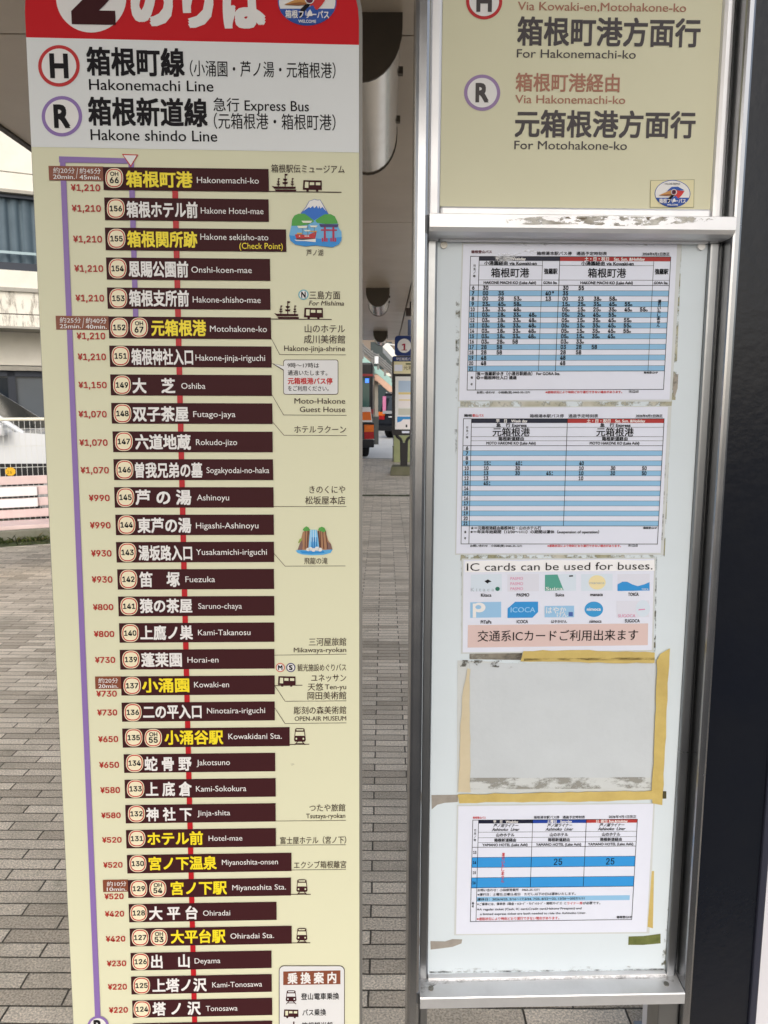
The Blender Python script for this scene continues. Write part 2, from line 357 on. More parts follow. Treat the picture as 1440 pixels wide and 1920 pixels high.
def emblem(B, cx, cy, rx, ry, w, parent, off=(0, 0, 0)):
    """oval pass sticker: bird's head over a blue band"""
    e = MB(); d = .0004
    e.ell(B, cx, cy, rx, ry, w, BLUEI, 40); e.ell(B, cx, cy, rx * .965, ry * .955, w + d, WHITE, 40)
    e.ell(B, cx, cy, rx * .965, ry * .955, w + 2 * d, BLUEI, 20, 198, 342)
    RED2 = mat('emblem_red', (206, 48, 48), .45); TAN = mat('emblem_tan', (196, 140, 76), .45); SKY = mat('emblem_pale_blue', (120, 160, 200), .45)
    q = lambda pts, m, k: e.quad(B, [(cx + x * rx, cy + y * ry) for x, y in pts], w + k * d, m)
    q([(-.78, .12), (-.35, -.12), (-.02, -.3), (-.02, .12), (-.3, .16)], TAN, 3)
    q([(-.75, .12), (-.25, .02), (-.02, .06), (-.02, .12), (-.3, .16)], mat('emblem_brown', (150, 92, 48), .45), 4)
    q([(.12, -.3), (.35, -.22), (.68, -.2), (.5, .14), (.35, .34), (.16, .3), (.05, .02)], RED2, 3)
    q([(-.32, -.18), (-.05, -.5), (.3, -.52), (.66, -.25), (.35, -.24), (.1, -.34), (-.1, -.26)], BLUEI, 4)
    q([(-.28, .62), (-.22, .3), (-.05, .1), (.12, .08), (.02, .28), (-.05, .45), (-.1, .62)], BLACK, 4)
    q([(-.16, .6), (-.1, .42), (.02, .25), (.2, .14), (.3, .36), (.22, .6)], BLUEI, 5)
    q([(-.02, .6), (.02, .44), (.1, .32), (.16, .44), (.18, .6)], WHITE, 6)
    e.ell(B, cx + .08 * rx, cy - .12 * ry, .17 * rx, .22 * ry, w + 5 * d, WHITE, 16); e.ell(B, cx + .08 * rx, cy - .12 * ry, .13 * rx, .18 * ry, w + 6 * d, mat('emblem_eye', (96, 24, 60), .4), 16); e.ell(B, cx + .09 * rx, cy - .13 * ry, .05 * rx, .07 * ry, w + 7 * d, BLACK, 10)
    e.text(B, 'HAKONE FREEPASS', cx - .42 * rx, cx + .42 * rx, cy - .73 * ry, .13 * ry, BLACK, w + 3 * d)
    e.text(B, '箱根フリーパス', cx - .74 * rx, cx + .74 * rx, cy + .53 * ry, .32 * ry, WHITE, w + 5 * d, .02)
    e.text(B, 'WELCOME', cx - .3 * rx, cx + .3 * rx, cy + .82 * ry, .12 * ry, WHITE, w + 5 * d, .02)
    return e.build('emblem', parent, off)
emblem(L, 576, 3, 55, 45, W1, hp)
def ring(B, mb, cx, cy, r, t, col, letter, w, lc=BLACK, h=None, lw=None, ry=None):
    k = (ry or r) / r
    mb.ell(B, cx, cy, r, r * k, w, col, 40); mb.ell(B, cx, cy, r - t, (r - t) * k, w + .0004, WHITE, 40)
    h = h or r * .95; lw = lw or h * .72
    mb.text(B, letter, cx - lw / 2, cx + lw / 2, cy, h, lc, w + .0008, .035)
b = MB(); ring(L, b, 110.5, 123.5, 39, 6.5, REDI, 'H', W1, h=42, lw=31); b.build('line_badge', tp)
b = MB(); ring(L, b, 116, 218, 38, 6.5, PURP, 'R', W1, h=40, lw=27); b.build('line_badge', tp)
b = MB()
b.text(L, '箱根町線', 163, 345, 116, 50, BLACK, W1, .026); b.text(L, '（小涌園・芦ノ湯・元箱根港）', 356, 629, 130, 29, BLACK, W1, .006)
b.text(L, 'Hakonemachi Line', 167, 400, 160, 20, BLACK, W1, .008)
b.text(L, '箱根新道線', 166, 388, 210, 50, BLACK, W1, .026); b.text(L, '急行 Express Bus', 400, 579, 197, 25, BLACK, W1, .008)
b.text(L, '（元箱根港・箱根町港）', 401, 629, 228, 29, BLACK, W1, .006); b.text(L, 'Hakone shindo Line', 170, 407, 254, 20, BLACK, W1, .008)
b.build('lettering', tp)
# route lines
b = MB(); b.quad(L, [(112, 297), (122.5, 297), (188.5, 1906), (178, 1906)], W1, PURP); b.quad(L, [(110.5, 293), (246, 297), (246, 307), (111, 304.5)], W1 + .0001, PURP)
b.quad(L, [(240.5, 300), (251, 300), (259.5, 595), (249.5, 595)], W1 + .0002, PURP); b.build('purple_route_line', rs)
b = MB(); b.quad(L, [(322.5, 345), (333.5, 345), (371, 1975), (361.5, 1975)], W1, mat('red_route_ink', (184, 28, 36), .42)); b.build('red_route_line', rs)
b = MB(); b.quad(L, [z2(391, 43), z2(463, 46), z2(430, 101)], W1 + .0003, REDI); b.quad(L, [z2(398, 48), z2(456, 50), z2(430, 93)], W2, WHITE); b.build('direction_arrow', rs)
b = MB(); ring(L, b, 184, 1924, 20, 4.5, PURP, 'R', W1 + .0003, h=21, lw=15, ry=19); b.build('line_badge', rs)
# stop plates: zone, x0,x1,y0,y1, badges, name(bold), colour, x0,x1,cy, latin, x0,x1,cy, fare, x0,x1,cy
ROWS = [
 (z2,310,1031,100,200,[('OH66',358,148)],'箱根町港','y',411,697,154,[('Hakonemachi-ko',718,988,158,'w')],'¥1,210',170,296,190),
 (z2,316,1031,233,331,[('156',365,281)],'箱根ホテル前','w',413,720,286,[('Hakone Hotel-mae',735,1008,291,'w')],'¥1,210',174,299,280),
 (z2,319,1107,364,462,[('155',368,412)],'箱根関所跡','y',416,718,415,[('Hakone sekisho-ato',733,1029,405,'w'),('(Check Point)',903,1092,444,'y')],'¥1,210',180,304,414),
 (z2,324,1037,494,590,[('154',373,542)],'恩賜公園前','w',422,679,545,[('Onshi-koen-mae',694,957,548,'w')],'¥1,210',185,309,542),
 (z2,328,1038,625,717,[('153',376,672)],'箱根支所前','w',424,682,672,[('Hakone-shisho-mae',700,996,678,'w')],'¥1,210',190,313,671),
 (z2,334,1041,751,846,[('152',380,799),('OH67',466,799)],'元箱根港','y',521,757,801,[('Motohakone-ko',775,1023,805,'w')],'¥1,210',195,318,836),
 (z2,338,1043,878,970,[('151',386,923)],'箱根神社入口','w',434,700,927,[('Hakone-jinja-iriguchi',712,1015,931,'w')],'¥1,210',200,321,927),
 (z3,342,1044,28,119,[('149',392,74)],'大　芝','w',439,622,77,[('Oshiba',650,755,78,'w')],'¥1,150',203,324,74),
 (z3,346,1047,152,242,[('148',394,198)],'双子茶屋','w',440,680,200,[('Futago-jaya',702,886,201,'w')],'¥1,070',203,324,201),
 (z3,352,1048,276,366,[('147',400,320)],'六道地蔵','w',451,690,322,[('Rokudo-jizo',714,893,323,'w')],'¥1,070',207,328,325),
 (z3,356,1050,397,488,[('146',403,443)],'曽我兄弟の墓','w',450,741,445,[('Sogakyodai-no-haka',760,1033,445,'w')],'¥1,070',212,333,445),
 (z3,359,1052,519,608,[('145',407,563)],'芦 の 湯','w',452,692,563,[('Ashinoyu',718,858,564,'w')],'¥990',248,337,566),
 (z3,364,1053,639,728,[('144',412,683)],'東芦の湯','w',461,692,685,[('Higashi-Ashinoyu',714,986,686,'w')],'¥990',253,341,685),
 (z3,367,1054,758,847,[('143',416,803)],'湯坂路入口','w',465,696,805,[('Yusakamichi-iriguchi',714,1023,801,'w')],'¥930',258,345,807),
 (z3,372,1054,877,965,[('142',420,920)],'笛　塚','w',469,642,921,[('Fuezuka',668,797,920,'w')],'¥930',261,349,921),
 (z4,376,1055,20,106,[('141',423,62)],'猿の茶屋','w',471,696,60,[('Saruno-chaya',724,914,61,'w')],'¥800',266,353,66),
 (z4,380,1055,136,221,[('140',428,179)],'上鷹ノ巣','w',473,699,177,[('Kami-Takanosu',723,951,176,'w')],'¥800',270,357,183),
 (z4,383,1056,252,338,[('139',431,294)],'蓬莱園','w',477,651,295,[('Horai-en',677,812,295,'w')],'¥730',275,361,296),
 (z4,388,1057,368,451,[('137',436,408)],'小涌園','y',481,683,406,[('Kowaki-en',706,858,403,'w')],'¥730',281,368,443),
 (z4,391,1057,482,565,[('136',439,524)],'二の平入口','w',485,737,521,[('Ninotaira-iriguchi',762,1015,516,'w')],'¥730',285,370,525),
 (z4,394,1122,595,678,[('135',443,634),('OH55',528,636)],'小涌谷駅','y',579,831,633,[('Kowakidani Sta.',855,1088,628,'w')],'¥650',289,374,641),
 (z4,400,1059,707,788,[('134',447,745)],'蛇 骨 野','w',491,693,748,[('Jakotsuno',717,862,742,'w')],'¥650',293,378,753),
 (z4,404,1061,818,899,[('133',451,857)],'上 底 倉','w',497,694,858,[('Kami-Sokokura',714,933,856,'w')],'¥580',298,382,863),
 (z5,407,1061,22,102,[('132',455,60)],'神 社 下','w',499,695,62,[('Jinja-shita',720,863,56,'w')],'¥580',302,385,67),
 (z5,410,1062,131,211,[('131',457,168)],'ホテル前','y',504,743,167,[('Hotel-mae',769,916,166,'w')],'¥520',306,389,174),
 (z5,414,1130,240,320,[('130',461,277)],'宮ノ下温泉','y',510,803,275,[('Miyanoshita-onsen',827,1071,270,'w')],'¥520',311,393,283),
 (z5,418,1128,349,427,[('129',465,386),('OH54',548,386)],'宮ノ下駅','y',606,847,383,[('Miyanoshita Sta.',872,1106,380,'w')],'¥520',316,398,420),
 (z5,422,1065,454,533,[('128',465,492)],'大 平 台','w',511,720,492,[('Ohiradai',745,863,492,'w')],'¥420',318,400,496),
 (z5,426,1131,560,638,[('127',471,599),('OH53',553,599)],'大平台駅','y',606,841,594,[('Ohiradai Sta.',864,1054,591,'w')],'¥420',322,405,605),
 (z5,430,1043,667,743,[('126',473,704)],'出　山','w',520,685,702,[('Deyama',708,820,700,'w')],'¥230',327,409,712),
 (z5,432,1044,770,847,[('125',477,808)],'上塔ノ沢','w',526,759,806,[('Kami-Tonosawa',785,1002,803,'w')],'¥220',331,412,814),
 (z5,437,1046,874,949,[('124',479,911)],'塔 ノ 沢','w',526,733,908,[('Tonosawa',757,895,907,'w')],'¥220',336,416,915),
 (z5,440,1046,974,1048,[],'','w',0,0,0,[],'',0,0,0)]
HZ = {z2: (66, 26, 27, 43, 39, 23), z3: (62, 25, 26, 41.5, 38.5, 22.5), z4: (58, 24, 24.5, 39, 38, 21.5), z5: (55, 22.5, 23, 37, 37, 20.5)}
S = 2.32258
BCREAM = mat('badge_cream', (238, 228, 196), .42)
for (z, x0, x1, y0, y1, badges, jp, jc, a0, a1, ac, lats, fare, f0, f1, fc) in ROWS:
    hj, hl, hf, ry, rx, hb = HZ[z]
    p0, p1 = z(x0, (y0 + y1) / 2), z(x1, 0)
    b = MB(); b.strip(L, p0[0], p1[0], p0[1], (y1 - y0) / S, W2, MAROON, left=True); pl = b.build('stop_plate', rs)
    for s_, cx, cy in badges:
        c = z(cx, cy); b = MB()
        for k, (m, dr) in enumerate(((BCREAM, 0), (REDI, 3.2), (BCREAM, 7.5))):
            b.ell(L, c[0], c[1], (rx - dr) / S, (ry - dr) / S, W3 + k * .0003, m, 26, p=2.5)
        if s_[0] == 'O':
            b.text(L, 'OH', c[0] - 7.5, c[0] + 7.5, c[1] - ry * .42 / S, 17 / S, BLACK, W3 + .0009, .02); b.text(L, s_[2:], c[0] - 8, c[0] + 8, c[1] + ry * .22 / S, hb * 1.05 / S, BLACK, W3 + .0009, .02)
        else: b.text(L, s_, c[0] - 11.2, c[0] + 11.2, c[1], hb / S, BLACK, W3 + .0009, .02)
        b.build('number_badge', pl)
    if jp:
        b = MB(); i, j = z(a0, ac), z(a1, ac); b.text(L, jp, i[0], j[0], i[1], hj / S, YEL if jc == 'y' else WHITE, W3, .028)
        for s_, l0, l1, lc, c_ in lats:
            i, j = z(l0, lc), z(l1, lc); b.text(L, s_, i[0], j[0], i[1], hl / S, YEL if c_ == 'y' else WHITE, W3, .004)
        b.build('stop_name', pl)
        b = MB(); i, j = z(f0, fc), z(f1, fc); b.text(L, fare, i[0], j[0], i[1], hf / S, PRICE, W1, .018); b.build('fare_lettering', rs)
# travel time boxes
for z, x0, x1, y0, y1, cols in ((z2, 73, 312, 95, 158, (('約20分', '20min.', 92, 186), ('約45分', '45min.', 207, 299))), (z2, 104, 335, 748, 808, (('約25分', '25min.', 121, 213), ('約40分', '40min.', 234, 325))),
                                (z4, 275, 389, 368, 423, (('約20分', '20min.', 289, 375),)), (z5, 309, 419, 348, 401, (('約10分', '10min.', 326, 411),))):
    p0, p1 = z(x0, (y0 + y1) / 2), z(x1, 0); b = MB(); b.strip(L, p0[0], p1[0], p0[1], (y1 - y0) / S, W2 - .0001, BROWN, left=True); bx = b.build('time_box', rs)
    b = MB(); h = y1 - y0
    for k, (ja, en, c0, c1) in enumerate(cols):
        i, j = z(c0, y0 + h * .32 + k * 2), z(c1, 0); b.text(L, ja, i[0], j[0], i[1], h * .40 / S, WHITE, W3, .005)
        i = z(c0, y0 + h * .76 + k * 2); b.text(L, en, i[0], j[0], i[1], h * .29 / S, WHITE, W3, .012)
        if k: b.line(L, [z(c0 - 8, y0 + 10), z(c0 - 14, y1 - 8)], .9, W3, WHITE)
    b.build('lettering', bx)
# notes beside the plates
nb = MB(); c6 = zone(500, 300, 9.0); c7 = zone(500, 540, 6.6207); c8 = zone(500, 960, 9.0)
def note(z, s_, x0, x1, cy, h, sc, m=DARKT, bold=.008, shear=0.0, mb=None, w=W1):
    i, j = z(x0, cy), z(x1, cy); (mb or nb).text(L, s_, i[0], j[0], i[1], h / sc, m, w, bold, shear)
for a in ((z2,'箱根駅伝ミュージアム',1042,1361,108,35),(z2,'芦ノ湖',1195,1268,473,28),(z2,'三島方面',1208,1342,658,35),(z2,'山のホテル',1188,1363,804,36),(z2,'成川美術館',1184,1363,850,36),(z2,'Hakone-jinja-shrine',1098,1363,890,23),
          (z3,'きのくにや',1208,1364,529,34),(z3,'松坂屋本店',1190,1364,576,35),(z3,'飛龍の滝',1185,1287,840,28),
          (z4,'三河屋旅館',1206,1368,217,34),(z4,'Mikawaya-ryokan',1140,1368,252,20),(z4,'観光施設めぐりバス',1156,1368,329,31),(z4,'ユネッサン',1216,1368,374,33),(z4,'天悠',1201,1268,413,32),(z4,'Ten-yu',1276,1368,413,21),(z4,'岡田美術館',1200,1368,451,33),(z4,'彫刻の森美術館',1140,1368,515,33),(z4,'OPEN-AIR MUSEUM',1144,1368,551,19),
          (z5,'つたや旅館',1208,1364,34,32),(z5,'Tsutaya-ryokan',1194,1364,69,20),(z5,'富士屋ホテル（宮ノ下）',1081,1368,175,31),(z5,'エクシブ箱根離宮',1141,1368,282,31)):
    nb = MB(); note(*a, S, mb=nb); nb.build('note_lettering', rs)
nb = MB(); note(z2, 'For Mishima', 1206, 1358, 693, 20, S, shear=.2, mb=nb); nb.build('note_lettering', rs)
nb = MB(); note(c7, 'Moto-Hakone', 345, 975, 1402, 66, 6.6207, mb=nb); note(c7, 'Guest House', 412, 975, 1507, 66, 6.6207, mb=nb); nb.build('note_lettering', rs)
nb = MB(); note(c7, 'ホテルラクーン', 343, 985, 1755, 92, 6.6207, mb=nb); nb.build('note_lettering', rs)
for z, pts, th in ((z2, [(1041, 845), (1079, 917), (1366, 918)], .9), (c7, [(68, 1330), (210, 1576), (990, 1580)], .9), (c7, [(78, 1668), (215, 1828), (990, 1831)], .9), (z3, [(1052, 603), (1368, 603)], .9), (z3, [(1054, 808), (1102, 863), (1364, 862)], .9),
                   (z4, [(1057, 275), (1368, 271)], .9), (z4, [(1057, 408), (1102, 476), (1368, 474)], .9), (z4, [(1057, 505), (1102, 573), (1368, 570)], .9), (z5, [(1061, 92), (1366, 89)], .9), (z5, [(1062, 197), (1366, 195)], .9), (z5, [(1130, 305), (1366, 302)], .9),
                   (z2, [(1031, 206), (1346, 210)], 1.7), (z2, [(1042, 762), (1303, 764)], 1.7), (z4, [(1057, 408), (1176, 406)], 1.4), (z4, [(1122, 664), (1206, 663)], 1.5), (z5, [(1128, 411), (1212, 411)], 1.5), (z5, [(1131, 623), (1210, 622)], 1.5)):
    b = MB(); b.line(L, [z(*p) for p in pts], th, W1, DARKT); b.build('leader_line', rs)
def ship_icon(z, ox, oy, k, parent):
    b = MB(); q = lambda pts: b.quad(L, [z(ox + x * k, oy + y * k) for x, y in pts], W1 + .0002, MAROON)
    q([(80, 433), (130, 445), (490, 450), (485, 485), (130, 485)]); q([(135, 495), (500, 498), (498, 530), (155, 530)])
    for mx, top, s_ in ((197, 305, .8), (312, 232, 1.25), (432, 305, .8)):
        q([(mx - 8, top), (mx + 7, top), (mx + 7, 450), (mx - 8, 450)]); q([(mx + 7, top), (mx + 36 * s_, top + 6), (mx + 26 * s_, top + 26 * s_), (mx + 7, top + 24 * s_)])
        for sy, hw in ((450 - (450 - top) * .62, 30), (450 - (450 - top) * .36, 38)):
            q([(mx - hw * s_, sy), (mx + hw * s_, sy), (mx + (hw - 10) * s_, sy + 26 * s_), (mx - (hw - 10) * s_, sy + 26 * s_)])
    e = b.build('ship_icon', parent)
def bus_icon(z, ox, oy, k, parent, w=W1 + .0002):
    b = MB(); q = lambda pts, m=MAROON, d=0.0: b.quad(L, [z(ox + x * k, oy + y * k) for x, y in pts], w + d, m)
    q([(620, 340), (928, 345), (932, 505), (610, 500)])
    for x in (665, 828): q([(x, 495), (x + 48, 495), (x + 42, 530), (x + 6, 530)])
    q([(648, 368), (706, 370), (704, 470), (643, 468)], CREAM, .0003); q([(728, 375), (802, 376), (802, 424), (726, 422)], CREAM, .0003); q([(830, 377), (906, 378), (906, 426), (830, 425)], CREAM, .0003)
    b.build('bus_icon', parent)
def train_icon(z, x0, x1, y0, y1, parent, w=W1 + .0002, under=CREAM):
    b = MB(); X = lambda t: x0 + (x1 - x0) * t; Y = lambda t: y0 + (y1 - y0) * t
    q = lambda pts, m=MAROON, d=0.0: b.quad(L, [z(X(x), Y(y)) for x, y in pts], w + d, m)
    q([(.22, 0), (.78, 0), (.9, .05), (1, .72), (.9, .82), (.1, .82), (0, .72), (.1, .05)])
    q([(.2, .06), (.8, .06), (.78, .14), (.22, .14)], under, .0003); q([(.14, .22), (.86, .22), (.9, .46), (.1, .46)], under, .0003)
    for x in (.2, .8): b.ell(L, *z(X(x), Y(.64)), (x1 - x0) * .07 / S, (y1 - y0) * .06 / S, w + .0003, under, 10)
    for a, c in ((.3, .06), (.7, .94)): b.line(L, [z(X(a), Y(.82)), z(X(c), Y(1))], 1.4, w, MAROON)
    b.line(L, [z(X(.15), Y(.93)), z(X(.85), Y(.93))], 1.2, w + .0001, MAROON); b.build('train_icon', parent)
ship_icon(c6, 0, 0, 1, rs); bus_icon(c6, 0, 0, 1, rs)
k7 = 6.6207 / 9
ship_icon(c7, 92 - 80 * k7 * 1.02, 378 - 530 * k7 * .99, k7 * 1.0, rs); bus_icon(c7, 463 - 610 * k7, 385 - 530 * k7, k7, rs)
bus_icon(z4, 1076 - 610 * .2484, 405 - 530 * .2264, .24, rs)
train_icon(z4, 1141, 1192, 593, 665, rs); train_icon(z5, 1151, 1200, 346, 412, rs); train_icon(z5, 1151, 1199, 558, 623, rs)
b = MB(); c = z2(1182, 656); ring(L, b, c[0], c[1], 9.6, 2.2, mat('turquoise_ink', (110, 178, 190), .45), 'N', W1, h=10.5, lw=7.5); b.build('line_badge', rs)
b = MB(); c = z4(1081, 329); ring(L, b, c[0], c[1], 8.6, 1.8, mat('orange_ink', (206, 110, 84), .45), 'M', W1, h=8, lw=7.5); b.build('line_badge', rs)
b = MB(); c = z4(1127, 329); ring(L, b, c[0], c[1], 8.6, 1.8, mat('navy_ink', (52, 52, 110), .45), 'S', W1, h=8.5, lw=6); b.build('line_badge', rs)
# speech bubble
b = MB()
def rr(x0, x1, y0, y1, r): return rounded(x0, x1, y0, y1, r, False, 6)
b.quad(L, [c7(*p) for p in rr(206, 889, 889, 1323, 30)], W1, DARKT); b.quad(L, [c7(60, 934), c7(214, 966), c7(214, 1030)], W1 + .0001, DARKT)
LG = mat('pale_grey_paint', (222, 222, 222), .42)
b.quad(L, [c7(*p) for p in rr(213, 882, 896, 1316, 26)], W2, LG); b.quad(L, [c7(90, 943), c7(222, 972), c7(222, 1020)], W2 + .0001, LG)
cb = b.build('speech_bubble', rs)
b = MB()
for s_, x0, x1, cy, h, m, bo in (('9時～17時は', 258, 650, 960, 62, BLACK, .01), ('通過いたします。', 262, 752, 1053, 64, BLACK, .01), ('元箱根港バス停', 264, 815, 1155, 76, REDI, .03), ('をご利用ください。', 264, 770, 1247, 64, BLACK, .01)):
    note(c7, s_, x0, x1, cy, h, 6.6207, m, bo, mb=b, w=W3)
b.build('lettering', cb)
# lake picture
b = MB(); I = lambda n, *c_: mat(n, c_, .45)
def Q(z, pts, m, w): b.quad(L, [z(*p) for p in pts], w, m)
lk = [(430, 1000), (470, 935), (540, 905), (640, 905), (720, 960), (800, 1020), (900, 960), (980, 915), (1080, 912), (1150, 950), (1195, 1040), (1215, 1140), (1262, 1210), (1268, 1320), (1220, 1420), (1120, 1472), (1000, 1462), (830, 1440), (640, 1455), (480, 1425), (400, 1360), (380, 1270), (400, 1180), (418, 1100)]
Q(c6, [(570, 900), (660, 790), (715, 690), (750, 680), (805, 660), (860, 672), (905, 668), (960, 760), (1050, 915), (900, 1060), (760, 1060)], I('peak_outline', 90, 110, 170), W1)
Q(c6, [(590, 900), (670, 795), (722, 695), (755, 686), (805, 668), (860, 680), (900, 676), (950, 765), (1038, 915), (900, 1060), (760, 1060)], I('peak_blue', 34, 108, 200), W1 + .0002)
Q(c6, [(612, 866), (670, 795), (722, 695), (755, 686), (805, 668), (860, 680), (900, 676), (950, 765), (1010, 870), (940, 790), (908, 820), (890, 775), (870, 820), (845, 770), (800, 815), (785, 770), (735, 812), (718, 790)], WHITE, W2)
Q(c6, lk, I('lake_blue', 108, 176, 222), W2 + .0001)
Q(c6, [(430, 1000), (470, 935), (540, 905), (640, 905), (720, 960), (790, 1015), (800, 1040), (700, 1090), (560, 1110), (420, 1110)], I('hill_green', 74, 160, 66), W3); Q(c6, [(820, 1020), (900, 960), (980, 915), (1080, 912), (1150, 950), (1195, 1040), (1200, 1075), (1000, 1080), (850, 1060)], I('hill_green', 0, 0, 0), W3)
Q(c6, [(380, 1270), (640, 1300), (900, 1330), (1268, 1300), (1260, 1360), (1220, 1420), (1120, 1472), (1000, 1462), (830, 1440), (640, 1455), (480, 1425), (400, 1360)], I('deep_lake_blue', 40, 140, 214), W3)
HR, SAIL, TOR = I('hull_red', 190, 40, 44), I('sail_cream', 232, 232, 214), I('gate_crimson', 176, 34, 72)
Q(c6, [(475, 1255), (515, 1255), (700, 1265), (845, 1200), (820, 1330), (790, 1355), (505, 1340)], HR, W4); Q(c6, [(468, 1345), (600, 1352), (830, 1330), (826, 1385), (640, 1368), (500, 1365)], WHITE, W4 + .0002)
Q(c6, [(500, 1340), (790, 1355), (800, 1345), (815, 1322), (500, 1322)], I('hull_dark', 70, 34, 34), W4 + .0001)
for x, y0, x1, y1 in ((512, 1228, 595, 1252), (735, 1195, 848, 1212)): Q(c6, [(x, y0), (x1, y0), (x1, y1), (x, y1)], I('deck_tan', 214, 168, 70), W4 + .0002)
for x in (545, 640, 668, 695): Q(c6, [(x, 1275), (x + 20, 1275), (x + 20, 1293), (x, 1293)], WHITE, W4 + .0002)
for x0, x1, y0, y1 in ((588, 770, 1025, 1060), (512, 692, 1110, 1150), (725, 860, 1105, 1135), (625, 740, 1180, 1205)): Q(c6, [(x0, y0), (x1, y0), (x1 - 25, y1), (x0 + 25, y1)], SAIL, W4 + .0002)
for x, y0 in ((605, 1150), (690, 1005), (800, 1100)): Q(c6, [(x, y0), (x + 9, y0), (x + 9, 1260), (x, 1260)], I('mast_grey', 104, 112, 96), W4 + .0001)
Q(c6, [(885, 1078), (1215, 1085), (1195, 1135), (910, 1130)], I('gate_lintel', 62, 54, 110), W4)
Q(c6, [(915, 1168), (1185, 1172), (1185, 1195), (915, 1192)], TOR, W4)
for x in (965, 1110): Q(c6, [(x, 1130), (x + 32, 1130), (x + 34, 1375), (x - 2, 1375)], TOR, W4 + .0001); Q(c6, [(x - 35, 1315), (x - 12, 1315), (x - 12, 1378), (x - 35, 1378)], TOR, W4); Q(c6, [(x + 40, 1315), (x + 62, 1315), (x + 62, 1378), (x + 40, 1378)], TOR, W4)
b.build('lake_picture', rs)
# waterfall picture
b = MB(); RK, RKD, RKM = I('rock_tan', 172, 128, 96), I('rock_dark', 96, 58, 46), I('rock_mauve', 128, 98, 92)
Q(c8, [(490, 650), (560, 635), (700, 650), (900, 645), (1115, 630), (1080, 690), (960, 722), (760, 730), (600, 718), (520, 690)], I('pool_blue', 92, 172, 226), W1)
Q(c8, [(520, 640), (560, 540), (610, 340), (640, 310), (720, 310), (735, 620), (700, 640)], RK, W2); Q(c8, [(522, 638), (560, 530), (600, 470), (610, 560), (600, 640)], RKM, W3)
Q(c8, [(870, 310), (990, 330), (1040, 480), (1085, 540), (1110, 632), (960, 640), (890, 620)], RK, W2); Q(c8, [(1020, 500), (1085, 545), (1108, 632), (1010, 632)], RKM, W3)
for x0, x1, x2 in ((690, 712, 680), (860, 885, 895), (985, 1000, 1025), (905, 915, 905), (650, 658, 645), (940, 950, 960), (725, 738, 705)): Q(c8, [(x0, 320), (x1, 320), (x2 + 12, 620), (x2 - 4, 620)], RKD, W3 + .0002)
Q(c8, [(733, 300), (845, 300), (865, 400), (885, 610), (705, 610), (720, 420)], I('fall_blue', 130, 196, 236), W4)
for x0, x1 in ((760, 775), (795, 815), (838, 850)): Q(c8, [(x0, 430), (x1, 420), (x1 + 8, 610), (x0 - 8, 610)], I('fall_deep_blue', 44, 128, 196), W4 + .0002)
for x0 in (742, 782, 822): Q(c8, [(x0, 305), (x0 + 10, 305), (x0 + 12, 500), (x0 + 2, 500)], I('fall_white', 206, 230, 244), W4 + .0003)
Q(c8, [(608, 300), (630, 265), (670, 240), (710, 262), (735, 310), (690, 318), (630, 322)], I('moss_green', 88, 160, 74), W4 + .0003); Q(c8, [(868, 305), (885, 265), (930, 248), (975, 268), (998, 320), (960, 345), (915, 322)], I('moss_green', 0, 0, 0), W4 + .0003)
Q(c8, [(528, 520), (555, 460), (600, 432), (590, 480), (548, 522)], I('olive_green', 150, 170, 80), W4)
for x, y, r in ((700, 632, 34), (740, 622, 36), (790, 640, 36), (850, 618, 40), (900, 634, 38)): b.ell(L, *c8(x, y), r / 9, r * .85 / 9, W4 + .0005, WHITE, 14)
Q(c8, [(560, 660), (700, 665), (860, 672), (960, 660), (980, 690), (760, 705), (600, 695)], I('deep_lake_blue', 0, 0, 0), W2)
b.build('waterfall_picture', rs)
# transfer legend at the foot
b = MB(); b.quad(L, [z5(*p) for p in rr(1075, 1362, 721, 1180, 22)], W1, DARKT); b.quad(L, [z5(*p) for p in rr(1078, 1359, 724, 1177, 20)], W2, LG); lg = b.build('legend_box', rs)
b = MB(); b.quad(L, [z5(1094, 747), z5(1343, 742), z5(1343, 802), z5(1094, 806)], W3, BROWN); note(z5, '乗 換 案 内', 1114, 1324, 775, 46, S, WHITE, .03, mb=b, w=W4)
note(z5, '登山電車乗換', 1172, 1337, 855, 28, S, BLACK, .014, mb=b, w=W3); note(z5, 'バス乗換', 1178, 1280, 925, 28, S, BLACK, .014, mb=b, w=W3); note(z5, '箱根観光船', 1175, 1310, 982, 28, S, BLACK, .014, mb=b, w=W3); b.build('lettering', lg)
train_icon(z5, 1105, 1152, 829, 888, lg, W3, LG); bus_icon(z5, 1096 - 610 * .2, 945 - 530 * .19, .2, lg, W3)
b = MB(); Q(z5, [(1105, 1000), (1165, 1000), (1155, 1015), (1115, 1015)], MAROON, W3); Q(z5, [(1137, 965), (1143, 965), (1143, 1000), (1137, 1000)], MAROON, W3); b.build('ship_icon', lg)
# smudges on the panel
SM = grime('faint_smudge', (120, 112, 90), .55, .75, 40, top=.5)
for px, py, r in ((548, 1433, 4), (655, 1650, 3), (648, 838, 3), (540, 380, 5), (300, 1340, 4)): b = MB(); b.ell(L, px, py, r, r * .6, W4, SM, 10); b.build('smudge', rs)
# base of the sign
b = MB()
for u in (uL + .06, uR - .06): b.tube([(u, .02, -.012), (u, vB + .05, -.012)], .02, ALUD, 12)
b.build('post', rs)
b = MB(); b.box(uL - .02, uR + .02, .004, .09, -.18, .16, mat('base_concrete', (150, 147, 140), .85, var=.4)); b.build('base', rs, bevel=.015)

